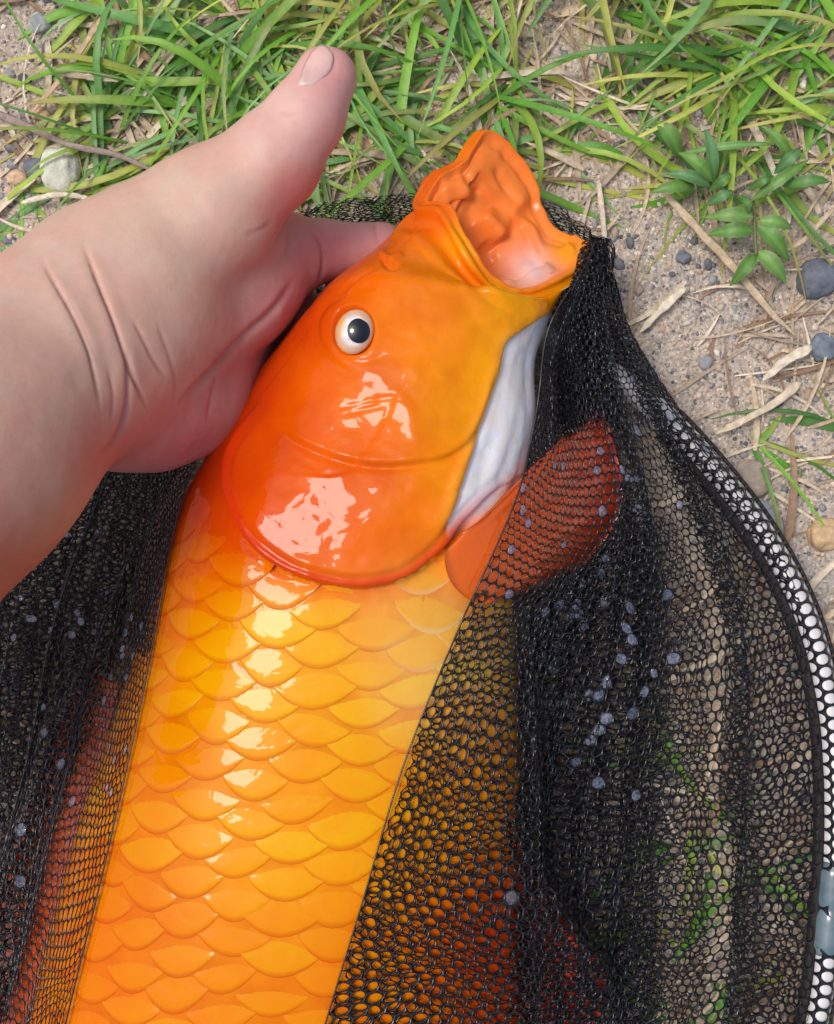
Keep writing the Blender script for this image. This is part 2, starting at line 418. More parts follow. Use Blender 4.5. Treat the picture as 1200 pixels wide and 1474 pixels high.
flush(D, 'dry_grass', M_STRAW, 'pale dead grass and straw litter lying on the soil', 'dry grass')

def stalk(pts, w, colr, label, thick=.5):
    q = catmull([P(x, y, z) for x, y, z in pts], 22)
    g = ground_z(q[:, 0], q[:, 1]); q[:, 2] = np.maximum(q[:, 2], g + w / 76.)
    s = np.linspace(0, 1, 22); rad = w / 70. * (1 - .35 * s) * (.35 + .65 * sstep(0, .08, s) * sstep(1, .82, s)) * (1 + .22 * vnoise(np.stack([s * 9, 0 * s, 0 * s + w], -1)))
    v, f = tube(q, rad, 8, flat=.38)
    v = v + .03 * np.stack([vnoise(v * 5, 1), vnoise(v * 5, 2), 0 * v[:, 0]], -1)
    ang = np.tile(np.arange(8), 22); col = 1.25 * lin(colr)[None] * (1 + .14 * np.cos(ang * 2.3)[:, None]) * (1 + .12 * vnoise(np.c_[np.repeat(s * 14, 8), ang, 0 * ang], 3)[:, None])
    o = make('dry_stalk', v, f, M_STRAW, color=col); tag(o, label, 'dry stalk', 'dead plant stalks lying on the ground'); return o
stalk([(956, 278, .7), (1010, 336, .6), (1065, 395, .5), (1112, 452, .4), (1146, 484, .3)], 15, (196, 178, 152), 'long thick tan stalk running from the weed across the sand')
stalk([(986, 414, .4), (955, 442, .35), (922, 478, .3)], 15, (220, 210, 190), 'short pale broken stalk lying on bare sand by the net')
stalk([(1168, 500, .6), (1130, 520, .5), (1098, 548, .4)], 16, (216, 206, 188), 'whitish broad straw among the dry grass beside blue grey pebble')
stalk([(1152, 550, .5), (1115, 580, .45), (1080, 600, .4), (1030, 625, .3)], 13, (206, 194, 172), 'pale stalk reaching from dry grass towards the net hoop')
stalk([(160, 5, .7), (118, 70, .6), (78, 125, .5), (40, 168, .3)], 9, (190, 166, 138), 'long leaning tan stalk over bare soil above pale oval pebble')
stalk([(-20, 158, .4), (40, 182, .7), (95, 207, .9), (170, 224, .9), (230, 250, .8)], 10, (146, 132, 126), 'purplish grey stalk crossing just above the pale oval pebble')
stalk([(862, 262, .4), (868, 320, .5), (872, 372, .4)], 9, (212, 200, 180), 'upright pale straw on the sand beside the gathered net')
stalk([(1200, 300, .6), (1150, 350, .5), (1100, 372, .4)], 8, (190, 172, 148), 'thin brown stalk behind the drooping weed leaves')
stalk([(60, 100, .5), (110, 108, .6), (170, 118, .6)], 11, (204, 188, 168), 'short frayed straw crossing the leaning tan stalk')
stalk([(30, 292, .5), (90, 280, .6), (150, 292, .5)], 9, (214, 204, 186), 'bleached straw lying below the pale oval pebble')

# broad-leaved weeds
def leaf(a, b, w, za, zb, colr, parent, arch=.4, bend=0.):
    A, B = P(*a, za), P(*b, zb); n = 11
    s = np.linspace(0, 1, n); d = B - A; L = np.linalg.norm(d); sd = np.array([-d[1], d[0], 0]) / (np.hypot(d[0], d[1]) + 1e-9)
    c = A + s[:, None] * d + np.array([0, 0, 1]) * (arch * np.sin(s * np.pi))[:, None] + sd * (bend * np.sin(s * np.pi))[:, None]
    ww = w / 76. * np.sin(np.pi * s ** .75) ** .85 + .015
    off = np.array([-1, -.55, 0, .55, 1.]); lift = np.array([.28, .22, 0, .22, .28])
    v = c[:, None] + sd * (ww[:, None] * off)[..., None] + np.array([0, 0, 1]) * (ww[:, None] * lift + .02 * np.sin(9 * s)[:, None] * np.abs(off))[..., None]
    top = v.reshape(-1, 3); bot = top - [0, 0, .025]
    f = gridfaces(n, 5); fb = f[:, ::-1] + len(top)
    col = 1.2 * np.tile(lin(colr)[None], (len(top), 1)) * np.tile(np.array([.95, 1, 1.35, 1, .95])[:, None], (n, 1))
    col *= (1 + .12 * vnoise(top * 3)[:, None])
    return reparent(make('leaf', np.vstack([top, bot]), np.vstack([f, fb]), M_LEAF, color=np.vstack([col, col])), parent)
w1 = empty('broadleaf_weed', P(1087, 345, 0)); tag(w1, 'small weed with drooping oval leaves beside the thick tan stalk', 'weed')
v, f = tube(catmull([P(1084, 290, .2), P(1086, 325, 1.), P(1088, 368, 1.3)], 10), .06, 6)
reparent(make('stem', v, f, M_LEAF, color=np.tile(lin((130, 150, 96))[None], (len(v), 1))), w1)
for a, b, w in [((1090, 325), (1134, 376), 30), ((1088, 362), (1131, 408), 30), ((1086, 366), (1050, 412), 24), ((1084, 332), (1018, 338), 28), ((1084, 312), (1014, 314), 26), ((1092, 318), (1140, 330), 22)]:
    leaf(a, b, w * .8, 1.1, .7, random.choice([(112, 152, 74), (102, 146, 72), (120, 160, 88)]), w1)
w2 = empty('broadleaf_weed', P(1024, 262, 0)); tag(w2, 'spreading rosette weed with many broad blue green leaves in the grass', 'weed')
v, f = tube(catmull([P(1030, 270, .1), P(1026, 262, .8), P(1010, 246, 1.1), P(978, 222, 1.2)], 10), .06, 6)
reparent(make('stem', v, f, M_LEAF, color=np.tile(lin((120, 150, 90))[None], (len(v), 1))), w2)
for a, b, w in [((978, 224), (942, 174), 32), ((1026, 262), (976, 220), 26), ((1022, 268), (958, 250), 24), ((1000, 268), (934, 278), 24), ((1020, 276), (1052, 250), 16), ((1016, 296), (1056, 276), 18),
                ((978, 222), (1116, 208), 14), ((1082, 288), (1164, 230), 20), ((1126, 268), (1194, 262), 22), ((1076, 274), (1110, 256), 16), ((1026, 260), (1014, 186), 22), ((1114, 250), (1152, 214), 22), ((1140, 238), (1096, 182), 20), ((1060, 282), (1078, 308), 14)]:
    leaf(a, b, w * .75, .9, 1.3, random.choice([(96, 140, 76), (108, 150, 74), (114, 158, 88), (98, 142, 92)]), w2, .5)

# ------------------------------------------------------------------ the fish
# stations: dorsal edge, ventral edge (photo pixels at half height), height of the middle, half thickness
ST = [((470, 418), (792, 455), 5.5, 3.15), ((400, 495), (768, 525), 5.4, 3.45), ((345, 572), (768, 600), 5.3, 3.65), ((298, 648), (756, 672), 5.1, 3.85),
      ((262, 715), (742, 735), 5.0, 3.95), ((240, 785), (736, 805), 4.85, 4.0), ((222, 865), (738, 890), 4.7, 4.05), ((178, 1000), (746, 1020), 4.6, 4.2),
      ((112, 1200), (752, 1225), 4.6, 4.3), ((44, 1474), (752, 1474), 4.5, 4.3), ((20, 1800), (700, 1800), 4.2, 3.9), ((110, 2150), (560, 2150), 3.2, 2.8), ((240, 2500), (420, 2500), 2.2, 1.6)]
mid = np.array([[(a[0] + b[0]) / 2, (a[1] + b[1]) / 2] for a, b, _, _ in ST]); tk = np.r_[0, np.cumsum(np.linalg.norm(np.diff(mid, axis=0), axis=1))]
Lw = np.array([P(*s[0], s[2]) for s in ST]); Rw = np.array([P(*s[1], s[2]) for s in ST]); zb = np.array([[s[2], s[3]] for s in ST])
T_END = tk[-1]; t850 = float(np.interp(900, mid[:, 1], tk))
tq = np.r_[np.arange(0, t850, 2.6), np.arange(t850, t850 + 700, 5.), np.arange(t850 + 700, T_END, 14.), T_END]
NT = 400
th = np.linspace(-np.pi, np.pi, NT, endpoint=False)
# more columns on the upper half
def spow(x, e): return np.sign(x) * np.abs(x) ** e
def rings(t):
    l, rr, q = hermite(tk, Lw, t), hermite(tk, Rw, t), hermite(tk, zb, t)
    m, d = (l + rr) / 2, (rr - l) / 2
    ex = 2 / 2.25
    xy = m[:, None, :] + d[:, None, :] * spow(np.sin(th), ex)[None, :, None]
    tilt = .125 * sstep(-60, 110, t) * sstep(500, 260, t)
    xy[..., 2] = q[:, :1] + q[:, 1:] * spow(np.cos(th), ex)[None, :] + (tilt * np.linalg.norm(d, axis=1))[:, None] * spow(np.sin(th), ex)[None, :]
    return xy
B = rings(tq)
# mouth
RIM = [(-90, 607, 288, 5.4), (-60, 640, 305, 6.3), (-35, 661, 345, 6.9), (-10, 686, 388, 7.0), (15, 713, 416, 6.7), (45, 757, 428, 6.1), (70, 806, 410, 5.3), (90, 842, 386, 4.5),
       (110, 842, 360, 4.0), (130, 800, 340, 3.5), (150, 777, 300, 3.3), (170, 767, 262, 3.4), (185, 741, 225, 3.7), (200, 713, 196, 4.1), (212, 694, 189, 4.4), (225, 677, 212, 4.7), (245, 660, 237, 4.9), (258, 627, 257, 5.2), (270, 607, 288, 5.4)]
ra = np.radians([a[0] for a in RIM]); rp = np.array([P(*a[1:]) for a in RIM])
thq = np.where(th < -np.pi / 2, th + 2 * np.pi, th)
rim = hermite(ra, rp, thq, True)
C0 = rp[:-1].mean(0)
S0 = B[0]; dS = (B[0] - B[6]) / 6.
NM = 70
u = np.linspace(0, 1, NM + 1)[1:]
len_ = np.linalg.norm(rim - S0, axis=1, keepdims=True)
t0 = dS / (np.linalg.norm(dS, axis=1, keepdims=True) + 1e-9) * len_ * .9
axis_m = (C0 - S0.mean(0)); axis_m /= np.linalg.norm(axis_m)
rad_d = rim - C0; rad_d -= (rad_d @ axis_m)[:, None] * axis_m; rad_n = rad_d / np.linalg.norm(rad_d, axis=1, keepdims=True)
t1 = (axis_m[None] * .9 + rad_n * .25) * len_ * .8
mrows = []
for q in u:
    a = (2*q**3-3*q**2+1)*S0 + (q**3-2*q**2+q)*t0 + (-2*q**3+3*q**2)*rim + (q**3-q**2)*t1
    lipb = .26 * math.exp(-((q - .95) / .055) ** 2) - .14 * math.exp(-((q - .80) / .07) ** 2) + .10 * math.exp(-((q - .66) / .07) ** 2)
    mrows.append(a + rad_n * lipb * np.minimum(1, len_ / 2.5))
CAV = [(.04, .985, 0, 0), (.10, .95, 0, 0), (.2, .89, 0, .0), (.28, .85, 0, 0), (.34, .83, 0, 0), (.42, .71, 0, 0), (.47, .66, 0, 0), (.54, .70, 0, 0), (.62, .66, 0, 0), (.72, .56, 0, 0), (.82, .42, 0, 0), (.9, .28, 0, 0), (.96, .14, 0, 0), (1., .02, 0, 0)]
cq = np.array([c[0] for c in CAV]); cs = np.array([c[1] for c in CAV])
dep = np.array([.12, .18, .05, -.25, -.5, -.45, -.5, -.7, -.9, -1.1, -1.6, -2.0, -2.3, -2.45])
cavr = []
CB = P(672, 372, 4.9)
for q in np.linspace(.02, 1, 46):
    s = np.interp(q, cq, cs); dd = np.interp(q, cq, dep)
    cen = C0 + (CB - C0) * sstep(.3, 1., q)
    ring = cen + (rim - C0) * s + axis_m * dd * .55
    cavr.append(ring)
ALL = np.concatenate([np.array(cavr)[::-1], np.array(mrows)[::-1], B], 0)
NCAV, NMR = len(cavr), len(mrows)
NR = len(ALL)
def grid_normals(g):
    du = np.gradient(g, axis=0); dv = (np.roll(g, -1, 1) - np.roll(g, 1, 1))
    n = np.cross(dv, du); n /= np.linalg.norm(n, axis=-1, keepdims=True) + 1e-12
    return n
N0 = grid_normals(ALL)
if N0[NCAV + NMR + 60, NT // 2, 2] < 0: N0 = -N0
PX = proj(ALL).reshape(-1, 2)
top = sstep(-.05, .35, N0[..., 2]).reshape(-1)
iscav = np.zeros((NR, NT), bool); iscav[:NCAV] = True; iscav = iscav.reshape(-1)
OPER = catmull([(372, 575), (340, 620), (322, 670), (322, 705), (337, 745), (360, 785), (395, 815), (450, 838), (525, 847), (585, 832), (628, 800), (662, 762), (700, 725), (735, 700)], 60)
PREOP = catmull([(398, 612), (430, 636), (455, 649), (492, 662), (547, 671), (600, 667), (640, 659), (676, 634), (695, 600), (716, 533)], 40)
THROAT = catmull([(792, 448), (760, 468), (727, 493), (719, 530), (706, 572), (684, 630), (662, 690), (642, 738), (622, 768)], 50)
def dwin(par, a, b, w=.08): return sstep(a, a + w, par) * sstep(b, b - w, par)
h = np.zeros(len(PX))
do, so_, po = pline(PX, OPER); sg = -so_ * do                     # + towards the head
if np.median(sg[(np.hypot(*(PX - [520, 700]).T) < 30)]) < 0: sg = -sg
amp = dwin(po, -.05, 1.05, .22)
head = sg > 0
h += amp * np.where(head, .34 * sstep(0, 7, sg) * np.exp(-np.maximum(sg - 20, 0) / 130.) - .05 * np.exp(-((sg - 17) / 5.) ** 2) + .05 * sstep(17, 26, sg) * np.exp(-np.maximum(sg - 26, 0) / 60), -.16 * np.exp(sg / 14.) * (do < 80))
dp, sp, pp = pline(PX, PREOP); sp = -sp * dp
if np.median(sp[(np.hypot(*(PX - [560, 600]).T) < 25)]) < 0: sp = -sp
ap = dwin(pp, -.02, 1.05, .15) * (dp < 90)
h += ap * (np.where(sp > 0, .13 * sstep(-1, 8, sp) * np.exp(-np.maximum(sp, 0) / 34.), 0) - .07 * np.exp(-((sp + 4) / 5.) ** 2))
dt_, st_, pt_ = pline(PX, THROAT); st_ = st_ * dt_
if np.median(st_[(np.hypot(*(PX - [640, 560]).T) < 25)]) < 0: st_ = -st_
thr_side = (st_ < 0) & (PX[:, 0] > 640) & (PX[:, 1] > 440) & (PX[:, 1] < 790)
h += dwin(pt_, -.05, 1.02, .12) * np.where(st_ < 0, -.26 * sstep(0, -9, st_) * (PX[:, 0] > 610), .05 * np.exp(-((st_ - 8) / 9.) ** 2)) * (dt_ < 150)
for ln, aa, ww in [([(768, 475), (748, 540), (730, 610), (700, 680), (680, 722)], .045, 8), ([(780, 470), (762, 560), (745, 640), (712, 715)], .05, 9), ([(740, 500), (728, 560), (712, 620), (690, 680)], .03, 7)]:
    d_, p_ = gline(PX, catmull(ln, 24), ww); h -= aa * np.exp(-(d_ / ww) ** 2) * dwin(p_, -.02, 1.02, .2)
    h += aa * .5 * np.exp(-((d_ - 2.2 * ww) / ww) ** 2) * dwin(p_, -.02, 1.02, .2)
EYE = np.array([510., 478.])
ex_, ey_ = PX[:, 0] - EYE[0], PX[:, 1] - EYE[1]; er = np.hypot(ex_ * 1.06, ey_ * .88)
h += .16 * np.exp(-(er / 62) ** 2) + .025 * np.exp(-((er - 36) / 8.) ** 2) - .05 * np.exp(-((er - 53) / 7.) ** 2) * sstep(20, -20, ex_) - .45 * sstep(33, 22, er)
for ln, aa, ww in [([(476, 436), (505, 412), (548, 384), (585, 345), (604, 312)], -.06, 5), ([(492, 420), (530, 400), (560, 372), (590, 330)], .07, 9),
                   ([(628, 318), (650, 355), (676, 400), (710, 436), (738, 452)], -.10, 8), ([(642, 318), (668, 370), (700, 412), (742, 440)], .08, 7),
                   ([(640, 352), (662, 420), (690, 470), (715, 500)], -.05, 12), ([(550, 368), (560, 386), (575, 382)], -.16, 4), ([(544, 360), (560, 374), (582, 366)], .14, 5),
                   ([(490, 600), (520, 590), (560, 582)], -.03, 4), ([(486, 590), (530, 578), (575, 570)], -.03, 4), ([(690, 625), (655, 690), (640, 735)], .04, 7),
                   ([(560, 560), (590, 600), (600, 640)], .03, 12), ([(610, 690), (650, 705), (676, 700)], -.04, 6), ([(480, 500), (520, 522), (560, 510)], -.04, 5), ([(466, 506), (456, 482), (460, 456), (478, 438), (506, 430)], -.07, 5), ([(472, 500), (466, 478), (472, 456), (486, 446)], .05, 6)]:
    d_, p_ = gline(PX, catmull(ln, 20), ww); h += aa * np.exp(-(d_ / ww) ** 2) * dwin(p_, -.05, 1.05, .25)
q3 = ALL.reshape(-1, 3)
headw = sstep(900, 820, PX[:, 1])
h += headw * (.05 * fbm(q3 * .7, 2, 31) + .012 * fbm(q3 * 2.6, 2, 35))
h = np.where(iscav, 0, h * top)
h[iscav] = (.10 * fbm(q3[iscav] * 1.6, 2, 41) + .07 * np.sin(thq[None].repeat(NCAV, 0).reshape(-1) * 11 + 2 * vnoise(q3[iscav])) * np.repeat(np.sin(np.linspace(0, np.pi, NCAV)), NT))
for ln, aa, ww in [([(688, 306), (706, 330), (722, 348)], .42, 20), ([(812, 352), (826, 366), (836, 376)], .22, 16), ([(668, 243), (673, 262), (690, 284)], -.18, 6), ([(632, 268), (660, 270), (684, 280)], .22, 12), ([(712, 240), (728, 268), (746, 297)], -.16, 5), ([(700, 212), (730, 243), (757, 280)], .08, 10),
                   ([(692, 350), (703, 370), (712, 382)], -.3, 9), ([(728, 306), (758, 322), (778, 358), (792, 396)], .13, 6), ([(744, 316), (760, 345), (772, 375)], -.16, 6), ([(676, 300), (700, 320), (724, 346)], .16, 9), ([(672, 318), (690, 345), (720, 362)], -.10, 6),
                   ([(688, 262), (716, 284), (735, 300)], .10, 4), ([(682, 272), (706, 292), (728, 306)], -.10, 4), ([(740, 372), (762, 390), (790, 396)], .08, 8), ([(748, 352), (765, 372), (785, 380)], -.08, 5)]:
    d_, p_ = gline(PX[iscav], catmull(ln, 16), ww); h[iscav] += aa * np.exp(-(d_ / ww) ** 2) * dwin(p_, -.05, 1.05, .25) / .6
h += np.where(iscav, 0, .20 * np.exp(-(np.hypot(PX[:, 0] - 630, PX[:, 1] - 270) / 24) ** 2) + .22 * np.exp(-(np.hypot(PX[:, 0] - 832, PX[:, 1] - 378) / 18) ** 2) * (np.arange(len(h)) < (NCAV + 22) * NT))
qrow = np.repeat(np.linspace(1, .02, NCAV), NT)
h[iscav] += .24 * np.exp(-((qrow - .09) / .06) ** 2) - .14 * np.exp(-((qrow - .24) / .05) ** 2)
POS = ALL + N0 * h.reshape(NR, NT, 1) * np.where(iscav.reshape(NR, NT, 1), .6, 1.)
NRM = grid_normals(POS)
if NRM[NCAV + NMR + 60, NT // 2, 2] < 0: NRM = -NRM
NRM[:NCAV] *= 1

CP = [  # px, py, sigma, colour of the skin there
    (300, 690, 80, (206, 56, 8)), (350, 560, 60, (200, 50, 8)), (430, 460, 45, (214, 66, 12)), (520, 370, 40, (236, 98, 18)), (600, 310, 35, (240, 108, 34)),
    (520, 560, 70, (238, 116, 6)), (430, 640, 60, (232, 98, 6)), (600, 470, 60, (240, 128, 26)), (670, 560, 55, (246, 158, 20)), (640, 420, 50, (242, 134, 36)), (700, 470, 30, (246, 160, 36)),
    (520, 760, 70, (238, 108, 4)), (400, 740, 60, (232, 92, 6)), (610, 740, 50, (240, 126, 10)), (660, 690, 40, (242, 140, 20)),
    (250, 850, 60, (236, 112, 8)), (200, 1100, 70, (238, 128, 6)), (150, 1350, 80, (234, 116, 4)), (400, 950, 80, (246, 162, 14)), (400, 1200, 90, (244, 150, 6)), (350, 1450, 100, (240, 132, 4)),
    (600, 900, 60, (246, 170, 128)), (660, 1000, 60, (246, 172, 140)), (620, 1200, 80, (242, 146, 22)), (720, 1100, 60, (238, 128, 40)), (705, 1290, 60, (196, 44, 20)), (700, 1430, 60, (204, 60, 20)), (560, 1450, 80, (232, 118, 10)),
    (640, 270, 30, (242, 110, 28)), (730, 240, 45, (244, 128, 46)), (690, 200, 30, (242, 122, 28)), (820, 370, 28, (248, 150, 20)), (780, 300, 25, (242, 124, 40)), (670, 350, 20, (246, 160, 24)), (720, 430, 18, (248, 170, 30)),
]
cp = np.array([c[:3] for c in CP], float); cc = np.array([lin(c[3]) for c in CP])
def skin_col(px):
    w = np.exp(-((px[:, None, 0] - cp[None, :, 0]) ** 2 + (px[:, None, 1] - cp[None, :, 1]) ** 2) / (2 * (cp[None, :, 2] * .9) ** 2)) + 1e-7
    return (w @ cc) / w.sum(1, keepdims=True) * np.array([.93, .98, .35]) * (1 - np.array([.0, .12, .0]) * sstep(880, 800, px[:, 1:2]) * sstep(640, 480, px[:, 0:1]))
PXF = proj(POS).reshape(-1, 2)
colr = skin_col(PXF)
q3 = POS.reshape(-1, 3)
colr *= 1 + .17 * fbm(q3 * .9, 4, 51)[:, None] * np.array([.5, 1., 1.])
white = lin((240, 244, 254))
tw = np.where(thr_side, sstep(1, -8, st_), 0) * (~iscav) * dwin(pt_, -.2, 1.2, .1) * sstep(768, 728, PX[:, 1] + .25 * (PX[:, 0] - 700))
tw = np.maximum(tw, sstep(-.25, -.6, N0[..., 2]).reshape(-1) * .8 * sstep(560, 640, PX[:, 0]) * ~iscav)
colr = colr * (1 - tw[:, None]) + white * tw[:, None]
mem = amp * np.exp(-((sg - 9) / 9.) ** 2) * (~iscav) * top * .8                       # red soft edge of the gill cover
colr = colr * (1 - mem[:, None]) + lin((216, 52, 14)) * mem[:, None]
ridge = dwin(pt_, .1, 1, .1) * np.exp(-((st_ - 5) / 8) ** 2) * ~iscav * .5
colr = colr * (1 - ridge[:, None]) + lin((250, 176, 60)) * ridge[:, None]
ck = np.zeros((NR, NT)); ck[:NCAV] = np.linspace(1, 0, NCAV)[:, None]; ck = ck.reshape(-1)
inner = np.tile(lin((250, 138, 62))[None], (len(ck), 1))
vent = np.exp(-(((thq - math.radians(62)) / .75) ** 2))[None].repeat(NR, 0).reshape(-1)
pinkw = lin((236, 204, 204))
wv = sstep(.08, .3, ck) * np.exp(-(((PXF[:, 0] - 764) / 36) ** 2 + ((PXF[:, 1] - 388) / 30) ** 2))
inner = inner * (1 - wv[:, None]) + pinkw * wv[:, None]
yw = np.exp(-(((PXF[:, 0] - 816) / 26) ** 2 + ((PXF[:, 1] - 362) / 22) ** 2))[:, None]; inner = inner * (1 - yw) + lin((250, 158, 24)) * yw
k = sstep(0, .16, ck)[:, None] * iscav[:, None]
colr = colr * (1 - k) + inner * k
faces = gridfaces(NR, NT, True)
capc = np.array([ALL[-1].mean(0)])
fish = empty('koi_carp', P(440, 1000, 0))
tag(fish, 'large wet orange koi carp with gaping mouth lying on its side in the black net', 'fish')
fl = faces[:, ::-1] if True else faces
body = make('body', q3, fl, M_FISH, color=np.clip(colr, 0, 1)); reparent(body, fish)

# height of the fish's upper side, to lay the net on it
HM = np.full((420, 330), -9.)
pxi = PXF / 5.; okk = (~iscav) & (N0[..., 2].reshape(-1) > .03) & (pxi[:, 0] > 0) & (pxi[:, 0] < 329) & (pxi[:, 1] > 0) & (pxi[:, 1] < 419)
np.maximum.at(HM, (pxi[okk, 1].astype(int), pxi[okk, 0].astype(int)), q3[okk, 2])
for _ in range(4):
    nbm = np.max([np.roll(HM, s, a) for s in (-1, 1) for a in (0, 1)], 0); HM = np.where(HM < -5, np.where(nbm > -5, nbm, HM), HM)
def splat(v):
  for dx_, dy_ in [(a, b) for a in (-5, 0, 5) for b in (-5, 0, 5)]:
    pi_ = (proj(v) + [dx_, dy_]) / 5.; k_ = (pi_[:, 0] > 0) & (pi_[:, 0] < 329) & (pi_[:, 1] > 0) & (pi_[:, 1] < 419)
    np.maximum.at(HM, (pi_[k_, 1].astype(int), pi_[k_, 0].astype(int)), v[k_, 2])
def blur_hm():
    global HM
    for _ in range(7):
        acc = np.zeros_like(HM); wt = np.zeros_like(HM)
        for dy in (-1, 0, 1):
            for dx in (-1, 0, 1):
                q = np.roll(HM, (dy, dx), (0, 1)); k_ = q > -5; acc += np.where(k_, q, 0); wt += k_
        HM = np.where(HM > -5, acc / np.maximum(wt, 1), HM)
def fish_top(p):
    q = np.clip(proj(p) / 5. - .5, 0, [328, 418]); i = q[..., 1].astype(int); j = q[..., 0].astype(int); fy = q[..., 1] - i; fx = q[..., 0] - j
    a = [HM[i, j], HM[i, j + 1], HM[i + 1, j], HM[i + 1, j + 1]]; w_ = [(1 - fx) * (1 - fy), fx * (1 - fy), (1 - fx) * fy, fx * fy]
    num = sum(np.where(x > -5, x * y, 0) for x, y in zip(a, w_)); den = sum(np.where(x > -5, y, 0) for x, y in zip(a, w_))
    return np.where(den > .3, num / np.maximum(den, 1e-6), -9.)

# scales
rowt = np.r_[np.full(NCAV + NMR, -1.), tq]; R0 = NCAV + NMR
ORD = np.arange(NT)
seg = np.linalg.norm(np.roll(ALL[R0:], -1, 1) - ALL[R0:], axis=2); arc = np.cumsum(seg, 1) - seg; per = seg.sum(1)
def surf(t, a):
    """point and normal at body parameter t (px along the body) and arc position a (cm from the middle of the flank)"""
    ri = np.interp(t, tq, np.arange(len(tq))); r0 = np.clip(ri.astype(int), 0, len(tq) - 2); fr = ri - r0
    mid_a = arc[r0, NT // 2]
    ci = np.array([np.interp(m + x, arc[rr], ORD) for m, x, rr in zip(mid_a, a, r0)])
    c0 = np.clip(ci.astype(int), 0, NT - 2); fc = ci - c0
    def bl(g):
        g = g[R0:]
        return ((1 - fr)*(1 - fc))[:, None]*g[r0, c0] + ((1 - fr)*fc)[:, None]*g[r0, c0 + 1] + (fr*(1 - fc))[:, None]*g[r0 + 1, c0] + (fr*fc)[:, None]*g[r0 + 1, c0 + 1]
    return bl(POS), bl(NRM)
rs = np.random.default_rng(8); nsc = 0; SCV = []
CS, RS_ = 1.66, 51.
na, nb_ = 11, 8
aa, bb = np.meshgrid(np.linspace(-1, 1, na), np.linspace(0, 1, nb_))
sf = gridfaces(nb_, na)
for j in range(-6, 7):
    shrink = 1 - .045 * max(0, -j)
    ac = j * CS * (1.0 if j >= 0 else .93)
    for i in range(-3, 19):
        tc = 300 + RS_ * (i + (.5 if j % 2 else 0)) + rs.normal(0, 2.2)
        if nsc > 285: break
        p, _ = surf(np.array([tc]), np.array([ac])); pp_ = proj(p)[0]
        if pp_[1] > 1660 or pp_[1] < 700: continue
        d_, s_, par_ = pline(pp_[None], OPER); s_ = float((-s_ * d_)[0])
        ins, _, _ = pline(np.array([[520., 700.]]), OPER)
        # inside the gill cover?
        dd_, ss_, _ = pline(np.array([[520., 700.], pp_]), OPER)
        if ss_[0] == ss_[1] and pp_[1] < 850 and pp_[0] > 300: continue
        if dd_[1] < 5 or (pp_[0] > 640 and pp_[1] < 850): continue
        if pp_[0] < 330 and pp_[1] < 735: continue
        Wd = (1.42 + rs.normal(0, .07)) * shrink; tip = rs.normal()
        skew = rs.normal(0, .085)
        sag = 1 - np.abs(aa) ** 1.9
        x = aa * Wd + skew * (bb - .5)
        y = (-30 + (30 + 33) * bb) * sag * (1 + .05 * tip) + skew * aa * 60 - 5 * np.abs(aa) ** 3
        tt = tc + y; av = ac + x
        sp_, sn_ = surf(np.clip(tt.ravel(), 0, T_END - 1), av.ravel())
        hgt = (-.024 + .060 * bb + .008 * (1 - aa ** 2) * np.sin(np.pi * np.clip(bb, 0, 1))) + rs.normal(0, .004)
        rimk = np.maximum(sstep(.86, 1.0, np.abs(aa)), sstep(.88, 1., bb))
        hgt = hgt - .026 * rimk - .018 * np.abs(aa) ** 3
        v = sp_ + sn_ * hgt.ravel()[:, None]
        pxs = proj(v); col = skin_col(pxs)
        tint = rs.normal(0, .05)
        belly = sstep(520, 640, pxs[:, 0]) * sstep(1080, 900, pxs[:, 1])
        col = col * (1 + np.array([.03, .26 + 1.6 * tint, .0])[None] * (1 - rimk.ravel()[:, None])) * (1 + np.array([-.16, -.42, -.3])[None] * rimk.ravel()[:, None] * (1 - belly[:, None]))
        col = col + belly[:, None] * rimk.ravel()[:, None] * np.array([.05, .22, .22])
        sco = make('scale', v, sf, M_SCALE, color=np.clip(col, 0, 1)); reparent(sco, fish); nsc += 1; SCV.append(v)
print('scales', nsc)

# eye
ep = P(511, 479, 0); zt = POS.reshape(-1, 3)[np.argmin(np.hypot(*(PXF - [545, 500]).T) + 1e3 * (q3[:, 2] < 6) + 1e3 * iscav)][2]
ec = P(510, 478, zt - .20)
v0, f0 = ICO[4]
nrm_e = np.array([-.10, .12, 1.]); nrm_e /= np.linalg.norm(nrm_e)
look = np.array([.16, .0, 1.]); look /= np.linalg.norm(look)
ev = v0 * np.array([.62, .74, .42])
a_ = math.radians(-18); ev = np.stack([ev[:, 0] * math.cos(a_) - ev[:, 1] * math.sin(a_), ev[:, 0] * math.sin(a_) + ev[:, 1] * math.cos(a_), ev[:, 2]], -1)
ecol = np.tile(lin((250, 248, 246))[None], (len(ev), 1))
yl = sstep(.22, .5, -ev[:, 0] * .9 + ev[:, 1] * .3 + .03 * vnoise(ev * 12))[:, None]; ecol = ecol * (1 - yl) + lin((240, 180, 50)) * yl; rg = sstep(.36, .50, np.hypot(ev[:, 0], ev[:, 1] * .86))[:, None] * .8; ecol = ecol * (1 - rg) + lin((240, 170, 60)) * rg
eye = make('eye', ev + ec, f0, M_EYE, color=ecol); reparent(eye, fish); tag(eye, 'white ringed eye with black pupil')
